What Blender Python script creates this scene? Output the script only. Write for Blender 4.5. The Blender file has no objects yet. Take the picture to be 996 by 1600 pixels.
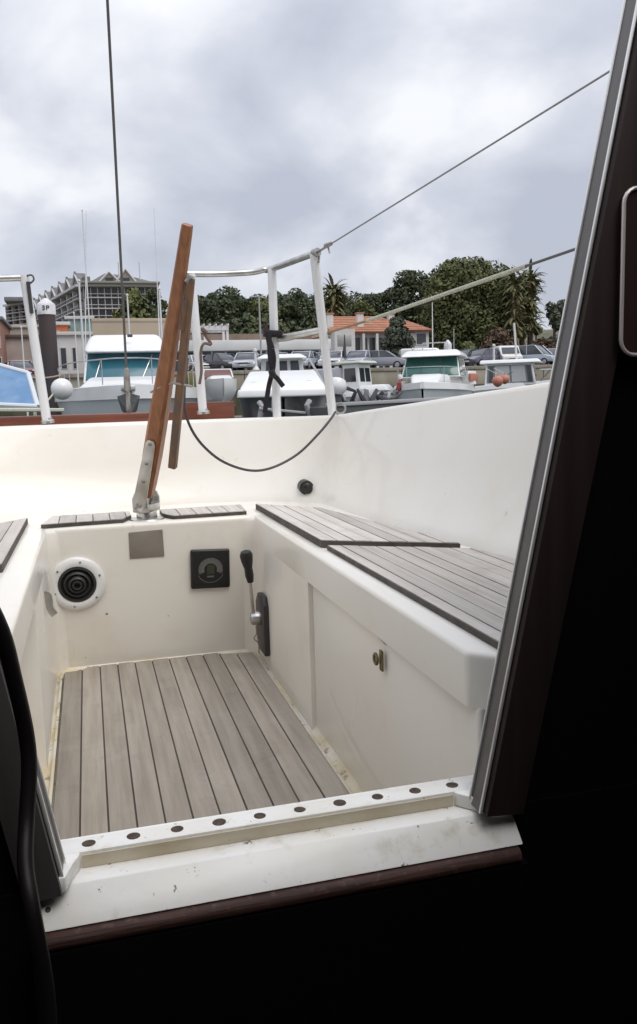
import bpy, bmesh, math, random
from mathutils import Vector, Matrix
R = math.radians
random.seed(7)
SC = bpy.context.scene
COL = SC.collection

# ------------------------------------------------------------------ camera
# boat axes seen by the lens: X to the right, Y aft along the boat, Z up; the eye is the origin, 1.1 m above the water
AX = Vector((0.9636, -0.0630, 0.2599)); AY = Vector((-0.2657, -0.1193, 0.9567)); AZ = Vector((-0.0293, -0.9909, -0.1316))
FOC = 1307.0 / 1600.0
WATER = -1.10
cam_d = bpy.data.cameras.new("camera"); cam = bpy.data.objects.new("camera", cam_d); COL.objects.link(cam)
cam_d.sensor_fit = 'VERTICAL'; cam_d.sensor_height = 24.0; cam_d.lens = 24.0 * FOC
cam_d.clip_start = 0.02; cam_d.clip_end = 6000
Mx = Matrix(((AX.x, -AX.y, -AX.z), (AY.x, -AY.y, -AY.z), (AZ.x, -AZ.y, -AZ.z)))
cam.matrix_world = Mx.to_4x4()
SC.camera = cam

# ------------------------------------------------------------------ sky, sun, exposure
SUN_EL, SUN_AZ = R(55), R(150)        # azimuth measured from +Y (aft) towards +X
w = bpy.data.worlds.new("World"); SC.world = w; w.use_nodes = True
nt = w.node_tree; N = nt.nodes; L = nt.links; N.clear()
def nd(t, **k):
    n = N.new(t)
    for a, v in k.items(): setattr(n, a, v)
    return n
def mth(op, a, b=None, c=None):
    n = nd('ShaderNodeMath', operation=op)
    for i, v in enumerate((a, b, c)):
        if v is None: continue
        if isinstance(v, (int, float)): n.inputs[i].default_value = v
        else: L.new(v, n.inputs[i])
    return n.outputs[0]
sky = nd('ShaderNodeTexSky', sky_type='NISHITA', sun_disc=False)
sky.sun_elevation = SUN_EL; sky.sun_rotation = SUN_AZ; sky.air_density = 1.0; sky.dust_density = 2.0
tc = nd('ShaderNodeTexCoord'); sep = nd('ShaderNodeSeparateXYZ'); L.new(tc.outputs['Generated'], sep.inputs[0])
zz = mth('ADD', mth('MAXIMUM', sep.outputs[2], 0.0), 0.55)
cmb = nd('ShaderNodeCombineXYZ')
L.new(mth('DIVIDE', sep.outputs[0], zz), cmb.inputs[0]); L.new(mth('DIVIDE', sep.outputs[1], zz), cmb.inputs[1])
n1 = nd('ShaderNodeTexNoise'); n1.inputs['Scale'].default_value = 3.1; n1.inputs['Detail'].default_value = 6; n1.inputs['Roughness'].default_value = 0.50; n1.inputs['Distortion'].default_value = 0.25
n2 = nd('ShaderNodeTexNoise'); n2.inputs['Scale'].default_value = 1.5; n2.inputs['Detail'].default_value = 3
L.new(cmb.outputs[0], n1.inputs['Vector']); L.new(cmb.outputs[0], n2.inputs['Vector'])
fac = mth('ADD', mth('MULTIPLY', n1.outputs[0], 0.62), mth('MULTIPLY', n2.outputs[0], 0.38))
rmp = nd('ShaderNodeValToRGB'); L.new(fac, rmp.inputs[0])
e = rmp.color_ramp.elements
e[0].position = 0.41; e[0].color = (0.44, 0.467, 0.545, 1)
e[1].position = 0.585; e[1].color = (0.80, 0.81, 0.84, 1)
m = rmp.color_ramp.elements.new(0.50); m.color = (0.575, 0.60, 0.67, 1)
lift = mth('MULTIPLY_ADD', mth('POWER', mth('MAXIMUM', sep.outputs[2], 0.0), 2.5), 8.0, 7.7)      # an overcast sky is brighter overhead
vm = nd('ShaderNodeVectorMath', operation='SCALE'); L.new(rmp.outputs[0], vm.inputs[0]); L.new(lift, vm.inputs['Scale'])
mx = nd('ShaderNodeMix', data_type='RGBA'); mx.inputs[0].default_value = 0.94
L.new(sky.outputs[0], mx.inputs[6]); L.new(vm.outputs[0], mx.inputs[7])
bg = nd('ShaderNodeBackground'); bg.inputs[1].default_value = 0.1
L.new(mx.outputs[2], bg.inputs[0]); wo = nd('ShaderNodeOutputWorld'); L.new(bg.outputs[0], wo.inputs[0])
sd = bpy.data.lights.new("sun", 'SUN'); sd.energy = 1.0; sd.angle = R(42); sd.color = (1.0, 0.96, 0.90)
sun = bpy.data.objects.new("sun", sd); COL.objects.link(sun)
sv = Vector((math.sin(SUN_AZ) * math.cos(SUN_EL), math.cos(SUN_AZ) * math.cos(SUN_EL), math.sin(SUN_EL)))
sun.rotation_euler = (-sv).to_track_quat('-Z', 'Y').to_euler()
SC.view_settings.view_transform = 'Standard'; SC.view_settings.look = 'None'
SC.view_settings.exposure = 0.60; SC.view_settings.gamma = 1.0
SC.cycles.max_bounces = 8; SC.cycles.diffuse_bounces = 5; SC.cycles.use_denoising = True

# ------------------------------------------------------------------ measuring helpers: a sight line cut by a real plane
def ray(px, py):
    v = Vector((px - 498.0, py - 800.0, 1307.0)); return Vector((v.dot(AX), v.dot(AY), v.dot(AZ)))
def onz(px, py, z): r = ray(px, py); return r * (z / r.z)
def ony(px, py, y): r = ray(px, py); return r * (y / r.y)
def onx(px, py, x): r = ray(px, py); return r * (x / r.x)

# ------------------------------------------------------------------ materials
MAT = {}
def mat(name, col, rough=0.5, metal=0.0, col2=None, scale=6.0, stretch=(1, 1, 1), lo=0.4, hi=0.65, bump=0.0, bscale=None,
        coat=0.0, trans=0.0, alpha=1.0, rand=0.0, detail=5, spec=0.5, dirt=None, sub=0.0):
    if name in MAT: return MAT[name]
    m = bpy.data.materials.new(name); m.use_nodes = True
    t = m.node_tree; b = t.nodes['Principled BSDF']
    b.inputs['Base Color'].default_value = (*col, 1); b.inputs['Roughness'].default_value = rough; b.inputs['Metallic'].default_value = metal
    b.inputs['Coat Weight'].default_value = coat; b.inputs['Transmission Weight'].default_value = trans; b.inputs['Alpha'].default_value = alpha
    b.inputs['Specular IOR Level'].default_value = spec
    last = None
    tcn = t.nodes.new('ShaderNodeTexCoord'); mp = t.nodes.new('ShaderNodeMapping'); mp.inputs['Scale'].default_value = stretch
    t.links.new(tcn.outputs['Object'], mp.inputs[0])
    if col2:
        nz = t.nodes.new('ShaderNodeTexNoise'); nz.inputs['Scale'].default_value = scale; nz.inputs['Detail'].default_value = detail
        t.links.new(mp.outputs[0], nz.inputs['Vector'])
        mr = t.nodes.new('ShaderNodeMapRange'); mr.inputs[1].default_value = lo; mr.inputs[2].default_value = hi
        t.links.new(nz.outputs[0], mr.inputs[0])
        mi = t.nodes.new('ShaderNodeMix'); mi.data_type = 'RGBA'; mi.inputs[6].default_value = (*col, 1); mi.inputs[7].default_value = (*col2, 1)
        t.links.new(mr.outputs[0], mi.inputs[0]); last = mi.outputs[2]
    if dirt:                                   # (colour, scale, threshold lo, hi, amount): blotches of wear with a shape of their own
        for (dc, ds, dl, dh, da) in dirt:
            nz = t.nodes.new('ShaderNodeTexNoise'); nz.inputs['Scale'].default_value = ds; nz.inputs['Detail'].default_value = 8; nz.inputs['Roughness'].default_value = 0.65
            t.links.new(tcn.outputs['Object'], nz.inputs['Vector'])
            mr = t.nodes.new('ShaderNodeMapRange'); mr.inputs[1].default_value = dl; mr.inputs[2].default_value = dh; mr.inputs[4].default_value = da
            t.links.new(nz.outputs[0], mr.inputs[0])
            mi = t.nodes.new('ShaderNodeMix'); mi.data_type = 'RGBA'; mi.inputs[7].default_value = (*dc, 1)
            if last: t.links.new(last, mi.inputs[6])
            else: mi.inputs[6].default_value = (*col, 1)
            t.links.new(mr.outputs[0], mi.inputs[0]); last = mi.outputs[2]
    if rand:
        oi = t.nodes.new('ShaderNodeObjectInfo'); mr = t.nodes.new('ShaderNodeMapRange')
        mr.inputs[3].default_value = 1 - rand; mr.inputs[4].default_value = 1 + rand
        t.links.new(oi.outputs['Random'], mr.inputs[0])
        vs = t.nodes.new('ShaderNodeVectorMath'); vs.operation = 'SCALE'
        if last: t.links.new(last, vs.inputs[0])
        else: vs.inputs[0].default_value = col
        t.links.new(mr.outputs[0], vs.inputs['Scale']); last = vs.outputs[0]
    if last: t.links.new(last, b.inputs['Base Color'])
    if name.startswith('gelcoat'):
        nz = t.nodes.new('ShaderNodeTexNoise'); nz.inputs['Scale'].default_value = 3; nz.inputs['Detail'].default_value = 2; t.links.new(tcn.outputs['Object'], nz.inputs['Vector'])
        mr = t.nodes.new('ShaderNodeMapRange'); mr.inputs[1].default_value = .35; mr.inputs[2].default_value = .65; mr.inputs[3].default_value = .27; mr.inputs[4].default_value = .35
        t.links.new(nz.outputs[0], mr.inputs[0]); t.links.new(mr.outputs[0], b.inputs['Roughness'])
    if bump:
        nz = t.nodes.new('ShaderNodeTexNoise'); nz.inputs['Scale'].default_value = bscale or scale; nz.inputs['Detail'].default_value = 4
        t.links.new(mp.outputs[0], nz.inputs['Vector'])
        bp = t.nodes.new('ShaderNodeBump'); bp.inputs['Strength'].default_value = bump; bp.inputs['Distance'].default_value = 0.01
        t.links.new(nz.outputs[0], bp.inputs['Height']); t.links.new(bp.outputs[0], b.inputs['Normal'])
    MAT[name] = m; return m

gel = mat('gelcoat', (0.84, 0.81, 0.745), 0.28, col2=(0.80, 0.755, 0.67), scale=2.2, lo=0.42, hi=0.72, bump=0.03, bscale=9, coat=0.3,
          dirt=[((0.66, 0.59, 0.48), 5, 0.52, 0.75, 0.35), ((0.45, 0.37, 0.26), 30, 0.66, 0.76, 0.45), ((0.16, 0.12, 0.09), 85, 0.745, 0.775, 0.6)])
gel_pan = mat('gelcoat_stained', (0.76, 0.72, 0.63), 0.42, col2=(0.62, 0.52, 0.33), scale=7, lo=0.42, hi=0.68, bump=0.04, bscale=40,
              dirt=[((0.20, 0.14, 0.08), 30, 0.60, 0.66, 0.85), ((0.70, 0.60, 0.36), 11, 0.5, 0.7, 0.5)])
gel_sill = mat('gelcoat_scuffed', (0.86, 0.85, 0.82), 0.4, col2=(0.80, 0.77, 0.70), scale=9, lo=0.4, hi=0.7, bump=0.03, bscale=60,
               dirt=[((0.10, 0.08, 0.06), 75, 0.645, 0.68, 0.9), ((0.50, 0.42, 0.30), 22, 0.56, 0.70, 0.5)])
gel_shade_dirt = mat('gelcoat_shaded_dirty', (0.66, 0.59, 0.46), 0.45, col2=(0.52, 0.44, 0.30), scale=14, lo=0.4, hi=0.7, bump=0.05, bscale=60,
               dirt=[((0.10, 0.08, 0.06), 70, 0.66, 0.69, 0.9)])  # riser's shaded beige put into the colour, plus dirt specks
teak = mat('weathered_teak', (0.355, 0.315, 0.265), 0.8, col2=(0.265, 0.23, 0.19), scale=1.0, stretch=(55, 3.5, 55), lo=0.34, hi=0.70, bump=0.4, bscale=1.6, rand=0.16,
           dirt=[((0.42, 0.38, 0.335), 5, 0.5, 0.75, 0.5), ((0.20, 0.165, 0.135), 9, 0.57, 0.74, 0.5), ((0.16, 0.13, 0.10), 60, 0.68, 0.74, 0.5)])
teak_s = mat('silvered_teak', (0.58, 0.54, 0.50), 0.8, col2=(0.46, 0.42, 0.375), scale=1.0, stretch=(55, 3.5, 55), lo=0.34, hi=0.70, bump=0.4, bscale=1.6, rand=0.16,
           dirt=[((0.60, 0.57, 0.54), 6, 0.5, 0.72, 0.6), ((0.30, 0.25, 0.21), 11, 0.58, 0.74, 0.5)])
caulk = mat('deck_caulk', (0.075, 0.060, 0.050), 0.8)
teak_edge = mat('dark_teak_edge', (0.10, 0.085, 0.075), 0.8, col2=(0.06, 0.05, 0.045), scale=30)
varn = mat('varnished_wood', (0.37, 0.15, 0.055), 0.45, col2=(0.24, 0.09, 0.034), scale=1.0, stretch=(70, 70, 4), lo=0.35, hi=0.7, coat=0.15, bump=0.05, bscale=1)
varn_dull = mat('worn_varnished_wood', (0.24, 0.12, 0.055), 0.55, col2=(0.14, 0.095, 0.07), scale=1.0, stretch=(60, 60, 6), lo=0.35, hi=0.6, bump=0.1, bscale=1)
caprail = mat('mahogany_rail', (0.20, 0.058, 0.030), 0.42, col2=(0.12, 0.036, 0.02), scale=1.0, stretch=(4, 60, 60), coat=0.2)
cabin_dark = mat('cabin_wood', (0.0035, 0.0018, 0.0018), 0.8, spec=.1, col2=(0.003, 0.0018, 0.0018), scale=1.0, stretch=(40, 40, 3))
cabin_band = mat('dark_wood_board', (0.038, 0.025, 0.022), 0.65, spec=.25, col2=(0.028, 0.018, 0.016), scale=1.0, stretch=(60, 60, 3))
moul = mat('worn_wood_moulding', (0.070, 0.032, 0.024), 0.6, col2=(0.035, 0.016, 0.013), scale=1.0, stretch=(10, 160, 160), lo=0.35, hi=0.65, bump=0.2, bscale=2, spec=.3,
           dirt=[((0.17, 0.11, 0.085), 90, 0.56, 0.7, 0.5)])
alu = mat('aluminium', (0.17, 0.16, 0.155), 0.5, 0.4, col2=(0.16, 0.15, 0.145), scale=12)
alu_b = mat('bright_aluminium', (0.86, 0.84, 0.82), 0.3, 0.6)
steel = mat('stainless_steel', (0.62, 0.61, 0.59), 0.32, 0.9, col2=(0.46, 0.44, 0.41), scale=20, bump=0.03)
galv = mat('dull_steel', (0.42, 0.42, 0.41), 0.5, 0.8, col2=(0.28, 0.26, 0.24), scale=40)
whitepaint = mat('white_tube_paint', (0.80, 0.80, 0.80), 0.28, coat=0.4)
black = mat('black_plastic', (0.014, 0.013, 0.013), 0.38)
rubber = mat('black_rubber', (0.028, 0.027, 0.027), 0.5)
blackmat = mat('black_webbing', (0.018, 0.014, 0.018), 0.9)
brass = mat('dull_brass', (0.24, 0.19, 0.10), 0.5, 0.8, col2=(0.12, 0.10, 0.06), scale=60)
greyplate = mat('grey_plate', (0.27, 0.235, 0.20), 0.6, col2=(0.22, 0.19, 0.165), scale=8)
dialgrey = mat('dial_grey', (0.13, 0.125, 0.12), 0.6)
dialgreen = mat('dial_green', (0.035, 0.045, 0.022), 0.5)
plug = mat('wood_plug', (0.085, 0.055, 0.036), 0.8, col2=(0.035, 0.025, 0.020), scale=160)
rope_w = mat('pale_rope', (0.55, 0.55, 0.46), 0.9, col2=(0.42, 0.43, 0.34), scale=120, bump=0.3)
rope_t = mat('tan_cord', (0.36, 0.24, 0.15), 0.9)
wire = mat('wire_rope', (0.15, 0.145, 0.14), 0.55, 0.5)
cable_m = mat('dark_cable', (0.05, 0.047, 0.05), 0.55)

# ------------------------------------------------------------------ mesh builder
WORLD_LOC = {}
def tag(o, label, cat=None, group=None, kind=None):
    if label: o['label'] = label
    if cat: o['category'] = cat
    if group: o['group'] = group
    if kind: o['kind'] = kind
    return o
def empty(name, loc, label=None, cat=None, group=None, rz=0.0):
    o = bpy.data.objects.new(name, None); COL.objects.link(o); o.location = loc; o.rotation_euler = (0, 0, rz); o.empty_display_size = 0.1
    WORLD_LOC[o] = Vector(loc); return tag(o, label, cat, group)
class MB:
    def __init__(s): s.v = []; s.f = []
    def add(s, vs, fs):
        b = len(s.v); s.v += [Vector(p) for p in vs]; s.f += [tuple(i + b for i in f) for f in fs]; return s
    def hexa(s, p): return s.add(p, [(3, 2, 1, 0), (4, 5, 6, 7), (0, 1, 5, 4), (1, 2, 6, 5), (2, 3, 7, 6), (3, 0, 4, 7)])   # p: 4 bottom ccw, 4 top
    def box(s, x0, x1, y0, y1, z0, z1):
        return s.hexa([(x0, y0, z0), (x1, y0, z0), (x1, y1, z0), (x0, y1, z0), (x0, y0, z1), (x1, y0, z1), (x1, y1, z1), (x0, y1, z1)])
    def prism(s, poly, a0, a1, axis=2):        # polygon extruded along an axis
        n = len(poly); vs = []
        for a in (a0, a1):
            for (p, q) in poly: vs.append({2: (p, q, a), 1: (p, a, q), 0: (a, p, q)}[axis])
        fs = [tuple(range(n - 1, -1, -1)), tuple(range(n, 2 * n))] + [(i, (i + 1) % n, n + (i + 1) % n, n + i) for i in range(n)]
        return s.add(vs, fs)
    def loft(s, rings, closed=True, caps=True):
        n = len(rings[0]); vs = [p for r in rings for p in r]; fs = []
        for k in range(len(rings) - 1):
            for i in range(n if closed else n - 1):
                j = (i + 1) % n; fs.append((k * n + i, k * n + j, (k + 1) * n + j, (k + 1) * n + i))
        if caps and closed: fs += [tuple(range(n - 1, -1, -1)), tuple(range((len(rings) - 1) * n, len(rings) * n))]
        return s.add(vs, fs)
    def tube(s, pts, r, n=8, ry=None, up=None, caps=True):
        pts = [Vector(p) for p in pts]; rs = r if isinstance(r, (list, tuple)) else [r] * len(pts)
        rys = (ry if isinstance(ry, (list, tuple)) else [ry] * len(pts)) if ry else rs
        rings = []; prev = None
        for i, p in enumerate(pts):
            d = (pts[min(i + 1, len(pts) - 1)] - pts[max(i - 1, 0)]).normalized()
            u = Vector(up) if up else (prev or (Vector((0, 0, 1)) if abs(d.z) < 0.9 else Vector((1, 0, 0))))
            a = (u - d * u.dot(d)).normalized(); b = d.cross(a); prev = a
            rings.append([p + a * (rs[i] * math.cos(2 * math.pi * k / n)) + b * (rys[i] * math.sin(2 * math.pi * k / n)) for k in range(n)])
        return s.loft(rings, True, caps)
    def lathe(s, prof, o, ax, n=24):           # profile of (radius, distance along axis)
        o = Vector(o); ax = Vector(ax).normalized(); a = (Vector((0, 0, 1)) if abs(ax.z) < 0.9 else Vector((1, 0, 0))); a = (a - ax * a.dot(ax)).normalized(); b = ax.cross(a)
        rings = [[o + ax * h + a * (max(r, 1e-4) * math.cos(2 * math.pi * k / n)) + b * (max(r, 1e-4) * math.sin(2 * math.pi * k / n)) for k in range(n)] for r, h in prof]
        return s.loft(rings, True, True)
    def bar(s, A, B, wa, ta, wb, tb, side=(1, 0, 0), segs=1):       # a bar of rounded-rectangular section from A to B
        A, B = Vector(A), Vector(B); d = (B - A).normalized(); sx = Vector(side); sx = (sx - d * sx.dot(d)).normalized(); sy = d.cross(sx)
        rings = []
        for k in range(segs + 1):
            t = k / segs; p = A.lerp(B, t); W = (wa + (wb - wa) * t) / 2; T = (ta + (tb - ta) * t) / 2; c = 0.3
            rings.append([p + sx * (W * u) + sy * (T * v) for u, v in ((-1, -1 + c), (-1 + c, -1), (1 - c, -1), (1, -1 + c), (1, 1 - c), (1 - c, 1), (-1 + c, 1), (-1, 1 - c))])
        return s.loft(rings)
    def build(s, name, m, parent=None, local=False, bevel=0.0, seg=2, smooth=False, angle=40, label=None, weld=False, bsel=None):
        off = Vector((0, 0, 0))
        if parent is None and not local:
            xs = [p.x for p in s.v]; ys = [p.y for p in s.v]; zs = [p.z for p in s.v]
            off = Vector(((min(xs) + max(xs)) / 2, (min(ys) + max(ys)) / 2, min(zs)))
        elif parent is not None and not local: off = WORLD_LOC[parent]
        me = bpy.data.meshes.new(name); me.from_pydata([p - off for p in s.v], [], s.f); me.materials.append(m)
        bm = bmesh.new(); bm.from_mesh(me)
        if weld: bmesh.ops.remove_doubles(bm, verts=bm.verts, dist=1e-5)
        bmesh.ops.recalc_face_normals(bm, faces=bm.faces)
        if bevel:
            es = [e for e in bm.edges if len(e.link_faces) == 2 and e.calc_face_angle(0) > R(25) and (bsel is None or bsel(e.verts[0].co + off, e.verts[1].co + off))]
            bmesh.ops.bevel(bm, geom=es, offset=bevel, segments=seg, profile=0.5, affect='EDGES', clamp_overlap=True)
        bm.to_mesh(me); bm.free()
        o = bpy.data.objects.new(name, me); COL.objects.link(o)
        if parent is None: o.location = off; WORLD_LOC[o] = off
        else: o.parent = parent; WORLD_LOC[o] = WORLD_LOC.get(parent, Vector((0, 0, 0)))
        if smooth or bevel:
            for p in me.polygons: p.use_smooth = True
            me.set_sharp_from_angle(angle=R(angle))
        if label: o['label'] = label
        return o
def clipx(poly, x0, x1):
    def cut(P, f):
        out = []
        for i in range(len(P)):
            a, b = P[i], P[(i + 1) % len(P)]; fa, fb = f(a), f(b)
            if fa >= 0: out.append(a)
            if (fa >= 0) != (fb >= 0): t = fa / (fa - fb); out.append((a[0] + (b[0] - a[0]) * t, a[1] + (b[1] - a[1]) * t))
        return out
    P = cut(poly, lambda p: p[0] - x0)
    return cut(P, lambda p: x1 - p[0]) if P else []
def planks(parent, poly, z0, z1, width, gap, x_start, name='plank', m=None):
    xs = [p[0] for p in poly]; x = x_start
    while x < max(xs):
        P = clipx(poly, x + gap / 2, x + width - gap / 2)
        if len(P) > 2:
            ar = abs(sum(P[i][0] * P[(i + 1) % len(P)][1] - P[(i + 1) % len(P)][0] * P[i][1] for i in range(len(P)))) / 2
            if ar > 4e-4:
                dz = random.uniform(-0.0006, 0.0006)
                o = MB().prism(P, z0, z1 + dz).build(name, m or teak, parent)
        x += width
def sag(a, b, drop, n=12):
    a, b = Vector(a), Vector(b)
    return [a.lerp(b, k / n) - Vector((0, 0, drop * 4 * (k / n) * (1 - k / n))) for k in range(n + 1)]
def curve(pts, n=6):                            # Catmull-Rom through points
    P = [Vector(p) for p in pts]; out = []
    for i in range(len(P) - 1):
        p0, p1, p2, p3 = P[max(i - 1, 0)], P[i], P[i + 1], P[min(i + 2, len(P) - 1)]
        for k in range(n):
            t = k / n; out.append(0.5 * ((2 * p1) + (p2 - p0) * t + (2 * p0 - 5 * p1 + 4 * p2 - p3) * t * t + (3 * p1 - p0 - 3 * p2 + p3) * t ** 3))
    return out + [P[-1]]

# ================================================================== THE SETTING
def noisegrid(x0, x1, y0, y1, nx, ny, f):
    b = MB(); vs = []; fs = []
    for j in range(ny + 1):
        for i in range(nx + 1):
            x = x0 + (x1 - x0) * i / nx; y = y0 + (y1 - y0) * j / ny; vs.append((x, y, f(x, y)))
    for j in range(ny):
        for i in range(nx): a = j * (nx + 1) + i; fs.append((a, a + 1, a + nx + 2, a + nx + 1))
    return b.add(vs, fs)
water_m = mat('harbour_water', (0.035, 0.05, 0.045), 0.08, bump=0.35, bscale=1.6, stretch=(1, 2.2, 1))
ground_m = mat('car_park_asphalt', (0.10, 0.10, 0.10), 0.9, col2=(0.14, 0.135, 0.13), scale=0.6)
grass_m = mat('hill_scrub', (0.07, 0.075, 0.04), 0.95, col2=(0.16, 0.12, 0.08), scale=0.12)
QY = 60.0                                      # distance of the quay
QZ = 2.30
tag(noisegrid(-700, 900, -300, QY + 0.3, 8, 8, lambda x, y: WATER).build('water', water_m), 'calm dark harbour water round the boats', kind='structure')
tag(noisegrid(-400, 600, QY + 0.3, 104, 10, 4, lambda x, y: QZ).build('car_park', ground_m), 'grey asphalt car park behind the quay wall', kind='structure')
def hill(x, y):
    t = min(max((y - 103) / 130, 0), 1); t = t * t * (3 - 2 * t)
    return QZ - 0.02 + t * 17 + 1.2 * math.sin(x * 0.05) * t + 0.8 * math.sin(y * 0.07 + x * 0.02) * t
tag(noisegrid(-1500, 2200, 103, 3000, 60, 90, lambda x, y: hill(x, min(y, 400))).build('hillside', grass_m, smooth=True), 'scrubby hillside rising behind the car park', kind='structure')

# ================================================================== OUR SAILING BOAT: cockpit seen from the companionway
CX = 0.165                                     # centre line
ZW, ZT, ZF = -0.330, -0.317, -0.762            # white seat top, teak top, cockpit sole
def mir(p): return (2 * CX - p[0],) + tuple(p[1:])
boat = empty('sailing_boat', (CX, 1.4, WATER), 'cream gelcoat sailing boat seen from its companionway, cockpit with grey teak seats', 'sailboat')
# sole pan with gutters and back wall
XL, XR = -0.145, 0.475
pan = MB()
pan.box(XL - 0.07, XR + 0.05, 0.86, 2.60, ZF - 0.05, ZF).build('cockpit_sole', gel_pan, boat, bevel=0.006)
# raised stained lips beside the lift-out floor
for s in (0, 1):
    x0, x1 = (0.441, 0.449)
    if s: x0, x1 = 2 * CX - x1, 2 * CX - x0
    MB().box(x0, x1, 0.9, 2.44, ZF + 0.0005, ZF + 0.012).build('gutter_lip', gel_pan, boat, bevel=0.003)
# fillets where the sole meets the walls
def fillet(a, b, ninto, r=0.03, n=6):          # quarter-round cove from a to b; ninto points from the wall into the well
    a, b, q = Vector(a), Vector(b), Vector(ninto)
    rings = []
    for P in (a, b):
        ring = [P - q * 0.004 - Vector((0, 0, 0.004))]
        for k in range(n + 1):
            t = math.pi / 2 * k / n
            ring.append(P + q * (r * (1 - math.sin(t))) + Vector((0, 0, r * (1 - math.cos(t)))))
        rings.append(ring)
    return MB().loft(rings)
fillet((XR, 0.9, ZF), (XR, 2.475, ZF), (-1, 0, 0), 0.035).build('cove', gel_pan, boat, smooth=True)
fillet((-0.172, 0.9, ZF), (-0.172, 1.82, ZF), (1, 0, 0), 0.035).build('cove', gel_pan, boat, smooth=True)
fillet((XL, 2.475, ZF), (XR, 2.475, ZF), (0, -1, 0), 0.03).build('cove', gel_pan, boat, smooth=True)
# vertical corner coves
for s in (0, 1):
    rings = []
    for (z, yb, X, r) in ((ZF, 2.474, XR - 0.016, .05), (-0.42, 2.431, XR - 0.0165, .045), (ZW - 0.016, 2.421, XR - 0.0165, .038), (ZW - 0.006, 2.424, XR - 0.013, .036), (ZW - 0.0012, 2.432, XR - 0.006, .034)):
        ring = [(X + 0.03, yb + 0.03, z)]
        for k in range(9):
            t = math.pi / 2 * k / 8
            ring.append((X - r * (1 - math.sin(t)), yb - r * (1 - math.cos(t)), z))
        rings.append([mir(p) for p in ring] if s else ring)
    MB().loft(rings).build('corner_cove', gel, boat, smooth=True, angle=60)
# back wall of the well, leaning a little forward at the top, carrying the aft deck
bw = MB().hexa([(XL - 0.1, 2.475, ZF - 0.03), (XR + 0.1, 2.475, ZF - 0.03), (XR + 0.1, 3.0, ZF - 0.03), (XL - 0.1, 3.0, ZF - 0.03),
                (XL - 0.1, 2.418, ZW + .0008), (XR + 0.1, 2.418, ZW + .0008), (XR + 0.1, 3.0, ZW + .0008), (XL - 0.1, 3.0, ZW + .0008)])
back = bw.build('aft_deck', gel, boat, bevel=0.016, seg=4)
# seats and locker fronts, right then left mirrored
def sided(s, x0, x1): return (x0, x1) if not s else (2 * CX - x1, 2 * CX - x0)
for s in (0, 1):
    xa, xb = (0.468, 0.86) if not s else (-0.53, -0.172)
    MB().box(xa, xb, 0.955, 1.80, ZF - 0.03, -0.40).build('locker_front', gel, boat, bevel=0.008, seg=3)
    xa, xb = sided(s, 0.458, 0.86)
    MB().box(xa, xb, 1.80, 2.62, ZF - 0.03, -0.405).build('locker_side', gel, boat, bevel=0.003, seg=2, bsel=lambda a, b: abs(a.y - 1.80) < .01 and abs(b.y - 1.80) < .01 and abs(a.z - b.z) > .1)
    P = [(0.458, 0.972), (0.494, 0.935), (0.94, 0.935), (0.94, 2.80), (0.458, 2.80)]
    if s: P = [mir(p) for p in P]
    MB().prism(P, -0.405, ZW).build('locker_lid', gel, boat, bevel=0.008, seg=4, bsel=lambda a, b: (a.z > -0.34 and b.z > -0.34) or (a.y < 1 and b.y < 1 and abs(a.z - b.z) > .02))
    # grey sliver standing in for the shadow in a finger scoop under the lid
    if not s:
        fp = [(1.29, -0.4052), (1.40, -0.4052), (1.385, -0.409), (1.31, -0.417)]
        MB().prism(fp, 0.4668, 0.4685, axis=0).build('finger_pull_shade', mat('finger_pull_shade_grey', (.40, .38, .36), .5), boat)
# coaming and transom: one rounded wall round the cockpit
base = [(0.93, 0.80), (0.885, 1.2), (0.84, 1.56), (0.80, 1.80), (0.765, 2.12), (0.748, 2.45), (0.745, 2.56), (0.735, 2.625), (0.71, 2.67), (0.66, 2.715), (0.58, 2.765), (0.45, 2.81), (0.30, 2.835), (CX, 2.84)]
top = [(1.00, 0.80, 0.072), (0.965, 1.2, 0.049), (0.93, 1.58, 0.025), (0.895, 1.85, 0.008), (0.852, 2.2, -0.016), (0.815, 2.55, -0.038), (0.805, 2.65, -0.045), (0.79, 2.72, -0.049), (0.76, 2.77, -0.051), (0.70, 2.81, -0.052), (0.60, 2.845, -0.052), (0.46, 2.875, -0.052), (0.31, 2.89, -0.052), (CX, 2.895, -0.052)]
base = [(b[0], b[1], ZW - 0.01) for b in base]
base += [mir(p) for p in base[-2::-1]]; top += [mir(p) for p in top[-2::-1]]
rings = []
n_ = len(base)
for i in range(n_):
    b, t = Vector(base[i]), Vector(top[i])
    tan = (Vector(base[min(i + 1, n_ - 1)]) - Vector(base[max(i - 1, 0)])); tan.z = 0; tan.normalize()
    out = Vector((tan.y, -tan.x, 0))           # outward
    if out.dot(Vector((b.x - CX, b.y - 1.6, 0))) < 0: out = -out
    cov = b - out * 0.025
    mid = b.lerp(t, 0.52) + out * 0.004
    rings.append([cov + Vector((0, 0, -0.02)), cov + Vector((0, 0, 0.010)), b + Vector((0, 0, 0.035)) - out * 0.0, mid,
                  t - Vector((0, 0, 0.012)), t - Vector((0, 0, 0.003)) + out * 0.004, t + out * 0.012, t + out * 0.085, t + out * 0.095 - Vector((0, 0, 0.01)),
                  t + out * 0.10 - Vector((0, 0, 0.12)), b + out * 0.06 + Vector((0, 0, -0.02))])
MB().loft(rings).build('coaming', gel, boat, smooth=True, angle=50)
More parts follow.
